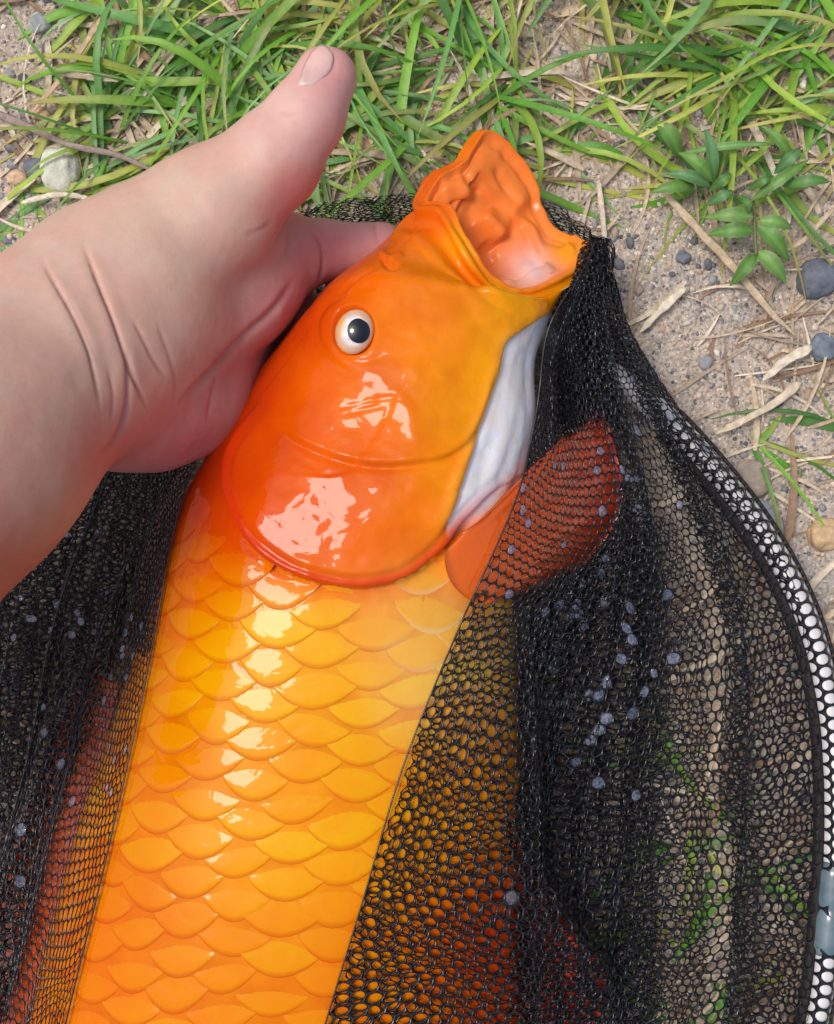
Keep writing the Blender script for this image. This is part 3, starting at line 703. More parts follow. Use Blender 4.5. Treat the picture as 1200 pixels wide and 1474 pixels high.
# pupil: a domed disc on the eyeball
pr, pa = np.meshgrid(np.linspace(0, 1, 7), np.linspace(0, 2 * np.pi, 28, endpoint=False), indexing='ij')
pc = np.array([.15, -.01]); lx = pc[0] + .36 * pr * np.cos(pa); ly = pc[1] + .40 * pr * np.sin(pa)
lz = .42 * np.sqrt(np.clip(1 - (lx / .64) ** 2 - (ly / .70) ** 2, 0, 1)) + .03 * (1 - pr ** 2) + .012
pv = np.stack([lx, ly, lz], -1) + ec
po_ = make('pupil', pv.reshape(-1, 3), gridfaces(7, 28, True), M_PUPIL); reparent(po_, fish)
po_.parent = eye; po_.matrix_parent_inverse = Matrix.Identity(4)

# fins
def fin(name, base, outer, zb_, zo, nrays, colr, thick=.14, belly=.0, label=None, ridge=.05):
    nu, nv = 26, nrays * 6 + 1
    bl = catmull([P(x, y, z) for (x, y), z in zip(base, zb_)], nv); ol = catmull([P(x, y, z) for (x, y), z in zip(outer, zo)], nv)
    s = np.linspace(0, 1, nu)[:, None, None]
    g = bl[None] * (1 - s) + ol[None] * s
    g[..., 2] += belly * np.sin(np.pi * s[..., 0])
    ph = np.linspace(0, nrays * 2 * np.pi, nv)
    ray = ridge * (np.cos(ph)[None]) * sstep(.12, .6, s[..., 0]) * .8; th_ = thick * (1 - .8 * s[..., 0])
    g[..., 2] += .06 * vnoise(g * .8, 5)
    topv = g.copy(); topv[..., 2] += th_ * .5 + ray; bot = g.copy(); bot[..., 2] -= th_ * .5 - ray * .5
    f = gridfaces(nu, nv); n = nu * nv
    edge = []
    loop = [k for k in range(nv)] + [r_ * nv + nv - 1 for r_ in range(1, nu)] + [(nu - 1) * nv + k for k in range(nv - 2, -1, -1)] + [r_ * nv for r_ in range(nu - 2, 0, -1)]
    for a_, b_ in zip(loop, loop[1:] + loop[:1]): edge.append([a_, b_, b_ + n, a_ + n])
    v = np.vstack([topv.reshape(-1, 3), bot.reshape(-1, 3)])
    c = np.array([lin(colr[0])]) * (1 - s[..., 0].repeat(nv, 1).reshape(-1, 1)) + np.array([lin(colr[1])]) * s[..., 0].repeat(nv, 1).reshape(-1, 1)
    c = c * (1 + .15 * np.tile(np.cos(ph), nu)[:, None] * sstep(.25, .7, s[..., 0].repeat(nv, 1).reshape(-1, 1)))
    o = make(name, v, np.vstack([f, f[:, ::-1] + n, np.array(edge)]), M_FIN, color=np.vstack([c, c])); reparent(o, fish)
    if label: o['label'] = label
    splat(v)
    return o
fin('pectoral_fin', [(652, 775), (640, 800), (645, 830), (668, 858), (690, 866)], [(740, 712), (868, 600), (888, 660), (893, 730), (860, 790), (770, 846), (715, 866)],
    [7.9, 8.25, 8.2, 7.9, 7.5], [6.3, 3.7, 3.3, 3.1, 3.1, 4.6, 6.0], 13, ((240, 112, 14), (226, 66, 28)), .9, .9, 'red orange fin showing through the net')
fin('pelvic_fin', [(690, 1170), (705, 1230), (712, 1290)], [(748, 1215), (800, 1300), (872, 1420), (850, 1500), (770, 1510), (712, 1470)], [7.0, 6.9, 6.8], [6.2, 3.6, 2.0, 1.6, 3.6, 6.4], 9, ((206, 50, 20), (200, 64, 30)), .25, .2)
fin('dorsal_fin', [(172, 985), (150, 1080), (112, 1200), (75, 1340), (44, 1474), (22, 1700)], [(128, 962), (86, 1040), (40, 1170), (-6, 1320), (-40, 1474), (-50, 1720)], [4.8] * 6, [3.6, 3.2, 3., 2.8, 2.8, 2.8], 22, ((196, 80, 22), (170, 60, 26)), .2, .1)
fin('tail_fin', [(250, 2480), (330, 2490), (412, 2480)], [(40, 2900), (200, 2800), (330, 2740), (460, 2800), (600, 2900)], [2.2] * 3, [1.0] * 5, 18, ((232, 100, 20), (236, 120, 30)), .5)

for v in SCV: splat(v)
blur_hm()
# ------------------------------------------------------------------ the hand
def cap_sdf(p, a, b, ra_, rb_):
    ab = b - a; t = np.clip(((p - a) @ ab) / (ab @ ab), 0, 1)
    return np.linalg.norm(p - a - t[..., None] * ab, axis=-1) - (ra_ + (rb_ - ra_) * t)
def smin(a, b, k):
    hh_ = np.clip(.5 + .5 * (b - a) / k, 0, 1); return b * (1 - hh_) + a * hh_ - k * hh_ * (1 - hh_)
HP = [  # a, b, ra, rb, blend
    ((-420, 1000, 17.0), (-70, 648, 13.2), 4.2, 3.75, 1.0), ((-70, 648, 13.2), (105, 498, 9.8), 3.75, 3.25, 1.0),
    ((105, 500, 9.8), (180, 440, 9.0), 3.3, 3.2, 1.0), ((140, 592, 8.0), (215, 590, 6.6), 1.8, 2.05, .5),
    ((165, 415, 9.0), (300, 310, 9.2), 2.75, 2.05, .9), ((300, 310, 9.2), (392, 232, 9.7), 1.95, 1.50, .6), ((392, 232, 9.7), (440, 170, 10.0), 1.45, 1.18, .4), ((440, 170, 10.0), (469, 112, 9.9), 1.18, .98, .3),
    ((190, 480, 8.1), (330, 405, 6.2), 2.9, 2.4, .8), ((330, 400, 6.4), (395, 370, 5.2), 2.3, 1.7, .8),
    ((185, 555, 7.6), (262, 556, 5.8), 2.6, 2.4, .9), ((262, 556, 5.6), (330, 470, 4.2), 2.3, 1.9, .6),
    ((395, 375, 5.0), (462, 360, 4.5), 1.35, 1.12, .5), ((462, 360, 4.5), (548, 358, 4.0), 1.02, .9, .25), ((548, 358, 4.0), (620, 385, 2.8), .9, .78, .2),
    ((380, 440, 3.6), (470, 470, 1.6), 1.2, 1.0, .4), ((470, 470, 1.6), (590, 520, 1.1), .95, .8, .2),
    ((350, 510, 3.2), (430, 560, 1.3), 1.2, 1.0, .4), ((430, 560, 1.3), (550, 600, 1.0), .92, .78, .2),
    ((310, 570, 3.4), (380, 625, 1.5), 1.1, .9, .4), ((380, 625, 1.5), (470, 660, 1.0), .82, .7, .2),
]
HPW = [(P(*a), P(*b), ra_, rb_, k) for a, b, ra_, rb_, k in HP]
def hand_sdf(p):
    d = None
    for a, b, ra_, rb_, k in HPW:
        q = cap_sdf(p, a, b, ra_, rb_)
        d = q if d is None else smin(d, q, k)
    return d
def surface_nets(f, org, hs):
    nx, ny, nz = f.shape; s = f < 0
    acc = np.zeros((nx - 1, ny - 1, nz - 1, 3), np.float32); cnt = np.zeros((nx - 1, ny - 1, nz - 1), np.float32)
    cor = [(i, j, k) for i in (0, 1) for j in (0, 1) for k in (0, 1)]
    sl_ = lambda c, A: A[c[0]:nx - 1 + c[0], c[1]:ny - 1 + c[1], c[2]:nz - 1 + c[2]]
    for a in cor:
        for ax in range(3):
            if a[ax]: continue
            b = list(a); b[ax] = 1
            fa, fb = sl_(a, f), sl_(b, f); m = (fa < 0) != (fb < 0)
            t = np.where(m, fa / np.where(m, fa - fb, 1), 0)
            for q in range(3):
                acc[..., q] += np.where(m, (t if q == ax else a[q]), 0)
            cnt += m
    act = cnt > 0; idx = np.full(act.shape, -1, np.int64); idx[act] = np.arange(act.sum())
    g = np.stack(np.nonzero(act), -1); v = org + (g + acc[act] / cnt[act][:, None]) * hs
    quads = []
    for ax in range(3):
        sl0 = [slice(None)] * 3; sl1 = [slice(None)] * 3; sl0[ax] = slice(0, -1); sl1[ax] = slice(1, None)
        A, Bq = s[tuple(sl0)], s[tuple(sl1)]; m = A != Bq
        I = np.stack(np.nonzero(m), -1); u_, w_ = [(1, 2), (2, 0), (0, 1)][ax]
        ok = (I[:, u_] > 0) & (I[:, w_] > 0) & (I[:, u_] < act.shape[u_]) & (I[:, w_] < act.shape[w_]); I = I[ok]
        fl_ = A[tuple(I.T)]
        def at(du, dw):
            J = I.copy(); J[:, u_] -= du; J[:, w_] -= dw; return idx[tuple(J.T)]
        q = np.stack([at(0, 0), at(1, 0), at(1, 1), at(0, 1)], -1)
        q[~fl_] = q[~fl_][:, ::-1]; quads.append(q)
    return v, np.vstack(quads)
hs = .135
lo = np.array([-31., -11.5, -.6]); hi = np.array([3.5, 19., 23.])
ax_ = [np.arange(l, h_, hs) for l, h_ in zip(lo, hi)]
fld = np.full([len(a) for a in ax_], 9., np.float32)
# evaluate coarse first, refine near the surface only
ST_ = 5
cgr = np.stack(np.meshgrid(*[a[::ST_] + hs * 2 for a in ax_], indexing='ij'), -1); cd_ = hand_sdf(cgr)
for ax3 in range(3): cd_ = np.repeat(cd_, ST_, ax3)
cd_ = cd_[:fld.shape[0], :fld.shape[1], :fld.shape[2]]; fld[:] = cd_
near = np.nonzero(np.abs(cd_) < 1.3)
fld[near] = hand_sdf(np.stack([ax_[k][near[k]] for k in range(3)], -1))
hv, hf = surface_nets(fld, lo, hs)
def hgrad(p, e=.02):
    return np.stack([(hand_sdf(p + np.eye(3)[k] * e) - hand_sdf(p - np.eye(3)[k] * e)) / (2 * e) for k in range(3)], -1)
for _ in range(2):
    g = hgrad(hv); hv = hv - hand_sdf(hv)[:, None] * g / (np.sum(g * g, -1, keepdims=True) + 1e-6)
# one level of subdivision for fine creases
tmp = bpy.data.meshes.new('tmp'); tmp.from_pydata(hv.tolist(), [], hf.tolist()); to = bpy.data.objects.new('tmp', tmp); COL.objects.link(to)
md = to.modifiers.new('s', 'SUBSURF'); md.levels = 1; md.render_levels = 1
dg = bpy.context.evaluated_depsgraph_get(); em = to.evaluated_get(dg).to_mesh()
hv = np.empty(len(em.vertices) * 3, np.float32); em.vertices.foreach_get('co', hv); hv = hv.reshape(-1, 3).astype(float)
hf = np.empty(len(em.loops), np.int32); em.loops.foreach_get('vertex_index', hf); hf = hf.reshape(-1, 4)
to.evaluated_get(dg).to_mesh_clear(); bpy.data.objects.remove(to); bpy.data.meshes.remove(tmp)
hn = hgrad(hv); hn /= np.linalg.norm(hn, axis=1, keepdims=True) + 1e-9
hpx = proj(hv); upm = sstep(-.1, .3, hn[:, 2]); dz = np.zeros(len(hv)); crk = np.zeros(len(hv))
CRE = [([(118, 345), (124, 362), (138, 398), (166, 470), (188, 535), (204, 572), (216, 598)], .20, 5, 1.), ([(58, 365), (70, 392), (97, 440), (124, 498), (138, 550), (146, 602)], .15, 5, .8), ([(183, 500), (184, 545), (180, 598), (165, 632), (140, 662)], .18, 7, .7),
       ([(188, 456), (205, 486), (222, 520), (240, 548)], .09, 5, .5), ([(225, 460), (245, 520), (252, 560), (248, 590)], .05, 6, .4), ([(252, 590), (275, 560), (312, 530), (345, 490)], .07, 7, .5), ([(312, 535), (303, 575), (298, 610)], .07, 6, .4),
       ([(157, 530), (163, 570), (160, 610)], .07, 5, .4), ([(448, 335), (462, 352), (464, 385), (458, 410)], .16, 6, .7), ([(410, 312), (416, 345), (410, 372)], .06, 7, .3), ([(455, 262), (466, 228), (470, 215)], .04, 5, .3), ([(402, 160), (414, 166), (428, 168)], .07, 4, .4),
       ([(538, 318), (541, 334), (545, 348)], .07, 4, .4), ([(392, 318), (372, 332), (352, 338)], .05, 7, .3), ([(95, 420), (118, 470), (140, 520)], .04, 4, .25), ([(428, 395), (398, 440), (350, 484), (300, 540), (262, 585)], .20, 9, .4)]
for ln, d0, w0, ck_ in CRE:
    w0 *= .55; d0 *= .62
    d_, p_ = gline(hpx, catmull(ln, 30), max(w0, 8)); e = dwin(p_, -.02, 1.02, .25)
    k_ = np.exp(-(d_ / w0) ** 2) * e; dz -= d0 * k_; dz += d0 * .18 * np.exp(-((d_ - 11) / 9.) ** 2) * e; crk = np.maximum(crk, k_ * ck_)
dz += .05 * fbm(hv * .55, 2, 61) + .010 * fbm(hv * 2.2, 2, 66)
hv2 = hv + hn * (dz * upm)[:, None]
HC = [(60, 480, 110, (222, 182, 162)), (30, 690, 85, (190, 140, 122)), (10, 820, 50, (176, 96, 84)), (230, 350, 90, (214, 178, 154)), (120, 420, 60, (220, 182, 162)), (300, 260, 60, (216, 178, 158)), (400, 180, 40, (224, 182, 168)), (480, 130, 30, (226, 168, 160)), (490, 200, 25, (222, 148, 138)),  # lower-left forearm points are darker: painted underside shade plus redder skin
      (430, 275, 28, (214, 110, 100)), (395, 310, 24, (206, 106, 100)), (330, 380, 50, (206, 150, 136)), (440, 370, 35, (206, 142, 144)), (520, 340, 35, (216, 158, 154)), (330, 520, 50, (196, 136, 128)), (230, 630, 50, (214, 134, 126)), (240, 540, 40, (212, 156, 136)), (150, 640, 30, (196, 116, 104)), (280, 430, 50, (220, 184, 160)), (380, 440, 30, (186, 122, 122))]
hp_ = np.array([c[:3] for c in HC], float); hcc = np.array([lin(c[3]) for c in HC])
w = np.exp(-((hpx[:, None, 0] - hp_[None, :, 0]) ** 2 + (hpx[:, None, 1] - hp_[None, :, 1]) ** 2) / (2 * hp_[None, :, 2] ** 2)) + 1e-7
hcol = (w @ hcc) / w.sum(1, keepdims=True)
hcol = hcol * np.array([.97, 1.05, 1.11]); hcol *= 1 + .06 * fbm(hv * .8, 3, 71)[:, None] * np.array([.3, 1, 1])
hcol = hcol * (1 - .32 * crk[:, None] * np.array([.55, 1., 1.]))  # creases darkened in colour: painted fold shade together with redder skin
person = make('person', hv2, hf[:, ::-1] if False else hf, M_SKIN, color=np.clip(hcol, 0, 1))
tag(person, 'bare left hand and forearm with thumb raised, holding the orange fish behind its head', 'person')
# thumbnail: a thin curved plate lying on the thumb
nl = catmull([(459, 66), (446, 78), (436, 98), (428, 124)], 12); nr_ = catmull([(468, 66), (480, 80), (477, 100), (452, 124)], 12)
sN = np.linspace(0, 1, 9)[None, :, None]; npx = nl[:, None] * (1 - sN) + nr_[:, None] * sN
zz = np.full(npx.shape[:2], 13.)
for _ in range(60):
    p = P(npx[..., 0], npx[..., 1], zz); zz = zz - hand_sdf(p) * .7
    zz = np.maximum(zz, 8.5)
p = P(npx[..., 0], npx[..., 1], zz); gn = hgrad(p); gn /= np.linalg.norm(gn, axis=-1, keepdims=True) + 1e-9
ed = np.maximum(np.abs(np.linspace(-1, 1, 9))[None] ** 4, 0 * zz); lift = .035 * (1 - ed)
tp = p + gn * (lift + .012)[..., None]; bt = p - gn * .06
nn = tp.shape[0] * tp.shape[1]; f = gridfaces(12, 9)
ncol = np.tile(lin((232, 190, 182))[None], (nn, 1)); tipw = (np.arange(12) < 1).repeat(9)[:, None]; moon = sstep(8, 11, np.arange(12).repeat(9))[:, None] * .5
ncol = ncol * (1 - tipw * .6) + lin((240, 230, 220)) * tipw * .6; ncol = ncol * (1 - moon) + lin((240, 214, 206)) * moon
loop = list(range(9)) + [r_ * 9 + 8 for r_ in range(1, 12)] + [99 + k for k in range(7, -1, -1)] + [r_ * 9 for r_ in range(10, 0, -1)]
edge = np.array([[a, b, b + nn, a + nn] for a, b in zip(loop, loop[1:] + loop[:1])])
nail = make('thumbnail', np.vstack([tp.reshape(-1, 3), bt.reshape(-1, 3)]), np.vstack([f[:, ::-1], f + nn, edge]), M_NAIL, color=np.vstack([ncol, ncol]), parent=person)

# ------------------------------------------------------------------ the landing net
net = empty('landing_net', P(1000, 1100, 0))
tag(net, 'black knotless landing net with silver hoop wrapped around the orange fish', 'landing net')
def sheet(ctrl, nu=150, nv=220):
    g = np.array([[P(*c) for c in row] for row in ctrl])
    a = np.array([catmull_u(row, nu) for row in g])
    x = np.arange(len(g)); q = np.linspace(0, len(g) - 1, nv)
    return hermite(x, a, q)
def catmull_u(pts, n):
    return hermite(np.arange(len(pts)), np.asarray(pts), np.linspace(0, len(pts) - 1, n))
def netting(ctrl, um=1., vm=1., pitch=.41, hole=.43, folds=(), clear=None, rot=0., seed=0, films=(), wob=.10, keep=None, thick=.026, floor=.05):
    g = sheet(ctrl); nv, nu, _ = g.shape
    Uw = np.linalg.norm(np.diff(g, axis=1), axis=2).sum(1).mean() * um; Vw = np.linalg.norm(np.diff(g, axis=0), axis=2).sum(0).mean() * vm
    U, Vv = np.meshgrid(np.linspace(0, 1, nu), np.linspace(0, 1, nv))
    for amp_, wl, sl2, ph, u0, u1 in folds:          # standing folds along the sheet
        env = sstep(u0 - .06, u0 + .06, U) * sstep(u1 + .06, u1 - .06, U)
        phs = (U * Uw / um + sl2 * Vv * Vw / vm) / wl * 2 * np.pi + ph + 1.5 * vnoise(np.stack([U * 4, Vv * 5, 0 * U + seed], -1), seed)
        g[..., 2] += amp_ * env * (np.abs(np.sin(phs)) - .3)
        g[..., 0] += amp_ * .5 * env * np.cos(phs)
    g[..., 2] += wob * fbm(np.stack([g[..., 0] * .5, g[..., 1] * .4, 0 * U + seed], -1), 2, seed + 5)
    if clear is not None:
        z0 = g[..., 2].copy()
        for _ in range(5): g[..., 2] = np.maximum(z0, fish_top(g) + clear)
        ft = fish_top(g)
        for _ in range(8):
            z1 = g[..., 2]; z1 = .5 * z1 + .25 * (np.vstack([z1[:1], z1[:-1]]) + np.vstack([z1[1:], z1[-1:]])); z1 = .5 * z1 + .25 * (np.c_[z1[:, :1], z1[:, :-1]] + np.c_[z1[:, 1:], z1[:, -1:]]); g[..., 2] = np.maximum(z1, ft + clear * .55)
    g[..., 2] = np.maximum(g[..., 2], ground_z(g[..., 0], g[..., 1]) + floor)
    du = np.gradient(g, axis=1); dv = np.gradient(g, axis=0); n = np.cross(dv, du); n /= np.linalg.norm(n, axis=-1, keepdims=True) + 1e-9
    n *= np.where(n[..., 2:] < 0, -1, 1)
    ph_ = pitch * .8660254
    nc, nr = int(Uw / pitch) + 2, int(Vw / ph_) + 2
    big = int(math.hypot(nc, nr)) + 2; cr_, sr_ = math.cos(rot), math.sin(rot)
    I, J = np.meshgrid(np.arange(-big, big), np.arange(-big, big)); cu = I * pitch + (J % 2) * pitch * .5; cv = J * ph_
    cu, cv = (cu * cr_ - cv * sr_ + Uw / 2).ravel(), (cu * sr_ + cv * cr_ + Vw / 2).ravel()
    def at(uu, vv):
        x = np.clip(uu / Uw, 0, 1) * (nu - 1); y = np.clip(vv / Vw, 0, 1) * (nv - 1)
        i = np.minimum(x.astype(int), nu - 2); j = np.minimum(y.astype(int), nv - 2); fx = (x - i)[..., None]; fy = (y - j)[..., None]
        b = lambda A: A[j, i] * (1 - fx) * (1 - fy) + A[j, i + 1] * fx * (1 - fy) + A[j + 1, i] * (1 - fx) * fy + A[j + 1, i + 1] * fx * fy
        return b(g), b(n)
    ok = (cu > 0) & (cu < Uw) & (cv > 0) & (cv < Vw); cu, cv = cu[ok], cv[ok]
    cp_, _ = at(cu, cv)
    if keep is not None:
        kk = keep(proj(cp_)); cu, cv, cp_ = cu[kk], cv[kk], cp_[kk]
    a6 = np.radians(30 + 60 * np.arange(6)); R_ = pitch / math.sqrt(3)
    hx = R_ * np.cos(a6); hy = R_ * np.sin(a6)
    ox = np.stack([hx, (hx + np.roll(hx, -1)) / 2], 1).ravel(); oy = np.stack([hy, (hy + np.roll(hy, -1)) / 2], 1).ravel()
    ox, oy = ox * cr_ - oy * sr_, ox * sr_ + oy * cr_; a12 = np.arctan2(oy, ox); ix = pitch * hole * np.cos(a12); iy = pitch * hole * np.sin(a12)
    jit = lambda x, y: (x + .12 * pitch * vnoise(np.stack([x * 2.6, y * 2.6, 0 * x], -1), seed + 1) + .38 * vnoise(np.stack([x * .45, y * .45, 0 * x], -1), seed + 3), y + .12 * pitch * vnoise(np.stack([x * 2.6, y * 2.6, 0 * x + 7], -1), seed + 2) + .38 * vnoise(np.stack([x * .45, y * .45, 0 * x + 5], -1), seed + 4))
    oU, oV = jit(cu[:, None] + ox, cv[:, None] + oy); iU, iV = jit(cu[:, None] + ix, cv[:, None] + iy)
    po2, no2 = at(oU, oV); pi2, ni2 = at(iU, iV)
    v = np.concatenate([po2 + no2 * thick, pi2, po2 - no2 * thick], 1)      # (n,36,3)
    k = np.arange(12); k1 = (k + 1) % 12
    f = np.concatenate([np.stack([k, k1, 12 + k1, 12 + k], 1), np.stack([12 + k, 12 + k1, 24 + k1, 24 + k], 1)])
    ff = (f[None] + (np.arange(len(cu)) * 36)[:, None, None]).reshape(-1, 4)
    fv = []
    if len(films):
        cpx = proj(cp_)
        for fx_, fy_ in films:
            b_ = int(np.argmin(np.hypot(cpx[:, 0] - fx_, cpx[:, 1] - fy_))); fv.append((pi2[b_], ni2[b_], cp_[b_]))
    return v.reshape(-1, 3), ff, fv, g
NETP, FILM = [], []
def add_net(*a, **k):
    edge_ = k.pop('edge', None)
    v, f, fv, g = netting(*a, **k); FILM.extend(fv)
    if edge_ is not None:
        tv, tf = tube(catmull(g[:, edge_][::2], 260) + [0, 0, .02], .032, 6, False); tf = np.array(tf); f = np.vstack([f, tf + len(v)]); v = np.vstack([v, tv])
    o = make('netting', v, f, M_NET); tag(o, kind='stuff'); reparent(o, net); return o
A_CTRL = [
    [(842, 388, 5.1), (848, 370, 5.2), (853, 354, 5.1), (858, 346, 4.6), (862, 346, 4.0), (866, 352, 3.2), (868, 362, 2.4)],
    [(786, 476, 5.6), (806, 470, 6.0), (828, 464, 5.5), (850, 460, 4.7), (870, 460, 4.2), (890, 464, 3.6), (907, 476, 1.6)],
    [(766, 600, 5.4), (800, 600, 5.4), (835, 598, 5.3), (870, 590, 4.5), (908, 590, 3.6), (948, 586, 2.9), (988, 604, 1.8)],
    [(738, 715, 6.0), (790, 740, 6.2), (850, 750, 5.4), (905, 750, 3.8), (955, 745, 2.5), (1010, 720, 2.2), (1075, 712, 1.9)],
    [(668, 885, 8.0), (740, 905, 6.6), (820, 915, 3.8), (905, 920, 2.3), (990, 915, 1.4), (1070, 895, 1.4), (1150, 862, 1.8)],
    [(583, 1095, 8.8), (690, 1105, 7.5), (780, 1110, 3.6), (885, 1110, 1.5), (990, 1105, 1.0), (1085, 1100, 1.1), (1180, 1080, 1.8)],
    [(522, 1295, 8.8), (650, 1300, 7.9), (770, 1300, 3.8), (880, 1300, 1.5), (990, 1300, 1.0), (1085, 1300, 1.1), (1180, 1300, 1.8)],
    [(466, 1478, 8.7), (630, 1480, 7.9), (770, 1480, 3.8), (880, 1480, 1.5), (980, 1480, 1.0), (1075, 1480, 1.1), (1158, 1480, 1.8)],
    [(400, 1700, 8.0), (600, 1700, 7.0), (740, 1700, 3.6), (850, 1700, 1.4), (930, 1700, 1.0), (1000, 1700, 1.1), (1050, 1680, 1.8)]]
films_r = [(870, 806), (866, 842), (884, 846), (908, 872), (896, 900), (829, 888), (834, 906), (887, 952), (962, 948), (925, 1000), (800, 660), (812, 664), (977, 720), (893, 728), (850, 998), (915, 1028), (855, 1118), (757, 722), (728, 790), (728, 858), (905, 878), (842, 1000), (818, 892), (900, 925), (870, 870), (940, 960), (746, 1300)]
rf = np.random.default_rng(77)
films_r += [tuple(q) for q in np.c_[rf.normal(865, 55, 26), rf.uniform(640, 1150, 26)]] + [tuple(q) for q in np.c_[rf.normal(905, 30, 8), rf.uniform(480, 640, 8)]]
add_net(A_CTRL, um=1.12, vm=1.0, folds=[(.35, 2.4, .10, .6, .42, .66), (.25, 1.6, -.06, 2., .78, .95)], clear=.26, seed=1, films=films_r, edge=0)
def shift(ctrl, cols, dx=0, dz=0, dy=0):
    return [[(x + dx, y + dy, z + dz) for x, y, z in [row[c] if isinstance(c, int) else tuple(np.array(row[int(c)]) * (1 - c % 1) + np.array(row[min(int(c) + 1, len(row) - 1)]) * (c % 1)) for c in cols]] for row in ctrl]
FINP = np.array([(700, 700), (868, 585), (905, 660), (905, 735), (862, 802), (770, 856), (690, 880)])
def off_poly(px):
    x, y = px[:, 0], px[:, 1]; ins = np.zeros(len(px), bool)
    for (x0, y0), (x1, y1) in zip(FINP, np.roll(FINP, -1, 0)):
        c = ((y0 > y) != (y1 > y)) & (x < (x1 - x0) * (y - y0) / (y1 - y0 + 1e-9) + x0); ins ^= c
    return ~ins
def off_fin(px):
    return off_poly(px) & ((px[:, 0] > 748) | (px[:, 1] < 690))
# the layer folded back under the first along the fish's belly
add_net(shift(A_CTRL, [0, .5, 1, 1.5, 2], dz=-.08), um=1.0, vm=1.04, clear=.17, seed=2, pitch=.385, rot=.42, keep=lambda q: off_poly(q))
def off_fish(px):
    q = np.clip((px / 5).astype(int), 0, [329, 419]); return (HM[q[:, 1], q[:, 0]] < 4.4) | (px[:, 1] < 930)
# bunched layers between the fish and the open part of the net
add_net(shift(A_CTRL, [1.2, 1.8, 2.4, 3., 3.55], dz=-.5), um=1.9, vm=1.25, folds=[(.9, 1.5, .05, 0., .1, .95)], clear=.06, seed=3, rot=.25, keep=off_fin)
add_net(shift(A_CTRL, [1.1, 1.7, 2.3, 2.9, 3.7], dz=-1.2), um=1.7, vm=1.4, folds=[(.8, 1.1, -.08, 1.3, .1, .95)], clear=.04, seed=4, rot=-.3, keep=off_fin)
# layer lying on the ground towards the hoop
add_net(shift(A_CTRL[1:], [4.6, 5., 5.5, 6.], dz=-.8), um=1.25, vm=1.15, folds=[(.3, 1.4, .1, 0, .0, .3)], seed=5, clear=None)
add_net(shift(A_CTRL[1:], [4.55, 4.7, 4.85, 5.0], dz=-.2), um=2.6, vm=1.2, folds=[(.5, .7, .05, 0, .0, 1.)], seed=15, clear=None)
add_net(shift(A_CTRL[3:], [3.1, 3.4, 3.7, 4.0, 4.3], dz=-.6), um=1.35, vm=1.2, folds=[(.35, 1.3, .08, 1., .0, .45)], seed=16)
# behind the head, gathered from the hand round to the lower lip
T_CTRL = [[(400, 318, 3.2), (470, 292, 3.0), (540, 284, 3.0), (605, 280, 2.9), (690, 292, 2.6), (782, 290, 2.8), (846, 330, 3.6), (868, 360, 3.2)],
          [(400, 345, 2.8), (470, 318, 2.6), (540, 308, 2.6), (605, 304, 2.5), (690, 320, 2.2), (790, 330, 2.4), (858, 372, 3.0), (885, 410, 2.4)],
          [(400, 380, 2.0), (470, 360, 1.9), (540, 345, 1.9), (605, 345, 1.9), (690, 370, 1.7), (800, 400, 1.8), (866, 430, 2.2), (905, 480, 1.6)],
          [(400, 470, 1.0), (470, 470, 1.0), (540, 460, 1.0), (605, 470, 1.0), (690, 490, 1.0), (790, 500, 1.2), (850, 520, 1.4), (940, 560, 1.2)]]
add_net(T_CTRL, um=1.35, vm=1.9, folds=[(.25, 1.2, .3, 0, 0, 1)], seed=6)
add_net([[(x + 2, y + 5, z - .35) for x, y, z in r_] for r_ in T_CTRL], um=1.6, vm=1.7, folds=[(.2, 1.0, -.3, 1, 0, 1)], seed=7, rot=.4)
# left side, folded over the fish's back
L_CTRL = [[(-160, 560, 1.2), (-80, 560, 1.3), (20, 560, 1.4), (120, 560, 1.6), (200, 570, 2.4), (262, 590, 3.2), (306, 628, 4.6)],
          [(-160, 700, 1.2), (-80, 700, 1.3), (20, 700, 1.6), (110, 700, 2.0), (175, 705, 3.0), (232, 712, 4.4), (266, 716, 5.8)],
          [(-160, 850, 1.2), (-80, 850, 1.3), (0, 850, 1.5), (80, 850, 2.2), (145, 852, 3.2), (205, 855, 4.8), (236, 856, 6.6)],
          [(-160, 1020, 1.2), (-90, 1020, 1.3), (-20, 1020, 1.6), (55, 1020, 2.4), (115, 1022, 3.8), (168, 1024, 5.6), (204, 1024, 7.0)],
          [(-160, 1240, 1.2), (-100, 1240, 1.3), (-50, 1240, 1.6), (10, 1240, 2.6), (70, 1242, 4.4), (118, 1243, 6.0), (154, 1244, 7.4)],
          [(-170, 1478, 1.2), (-120, 1478, 1.3), (-80, 1478, 1.6), (-30, 1478, 2.6), (20, 1478, 4.4), (62, 1478, 6.0), (96, 1478, 7.4)],
          [(-180, 1700, 1.2), (-140, 1700, 1.3), (-100, 1700, 1.6), (-60, 1700, 2.6), (-20, 1700, 4.2), (20, 1700, 5.6), (50, 1700, 7.)]]
films_l = [(195, 838), (192, 862), (186, 890), (178, 915), (172, 950), (160, 980), (152, 1010), (205, 905), (190, 945), (180, 975), (60, 1024), (70, 1062), (90, 1108), (40, 885), (18, 895), (110, 880), (4, 950), (20, 1258), (36, 1200), (185, 820), (30, 850)]
films_l += [tuple(q) for q in np.c_[rf.uniform(10, 200, 20), rf.uniform(740, 1150, 20)]]
add_net(L_CTRL, um=1.55, vm=1.12, folds=[(.5, 2.0, .12, .4, .05, .75)], clear=.26, seed=8, films=films_l, edge=-1)
add_net([[(x, y, z - .25) for x, y, z in r_[1:]] for r_ in L_CTRL], um=1.7, vm=1.25, folds=[(.5, 1.3, -.1, 1.4, .05, .75)], clear=.17, seed=9, rot=.35, keep=off_fish)
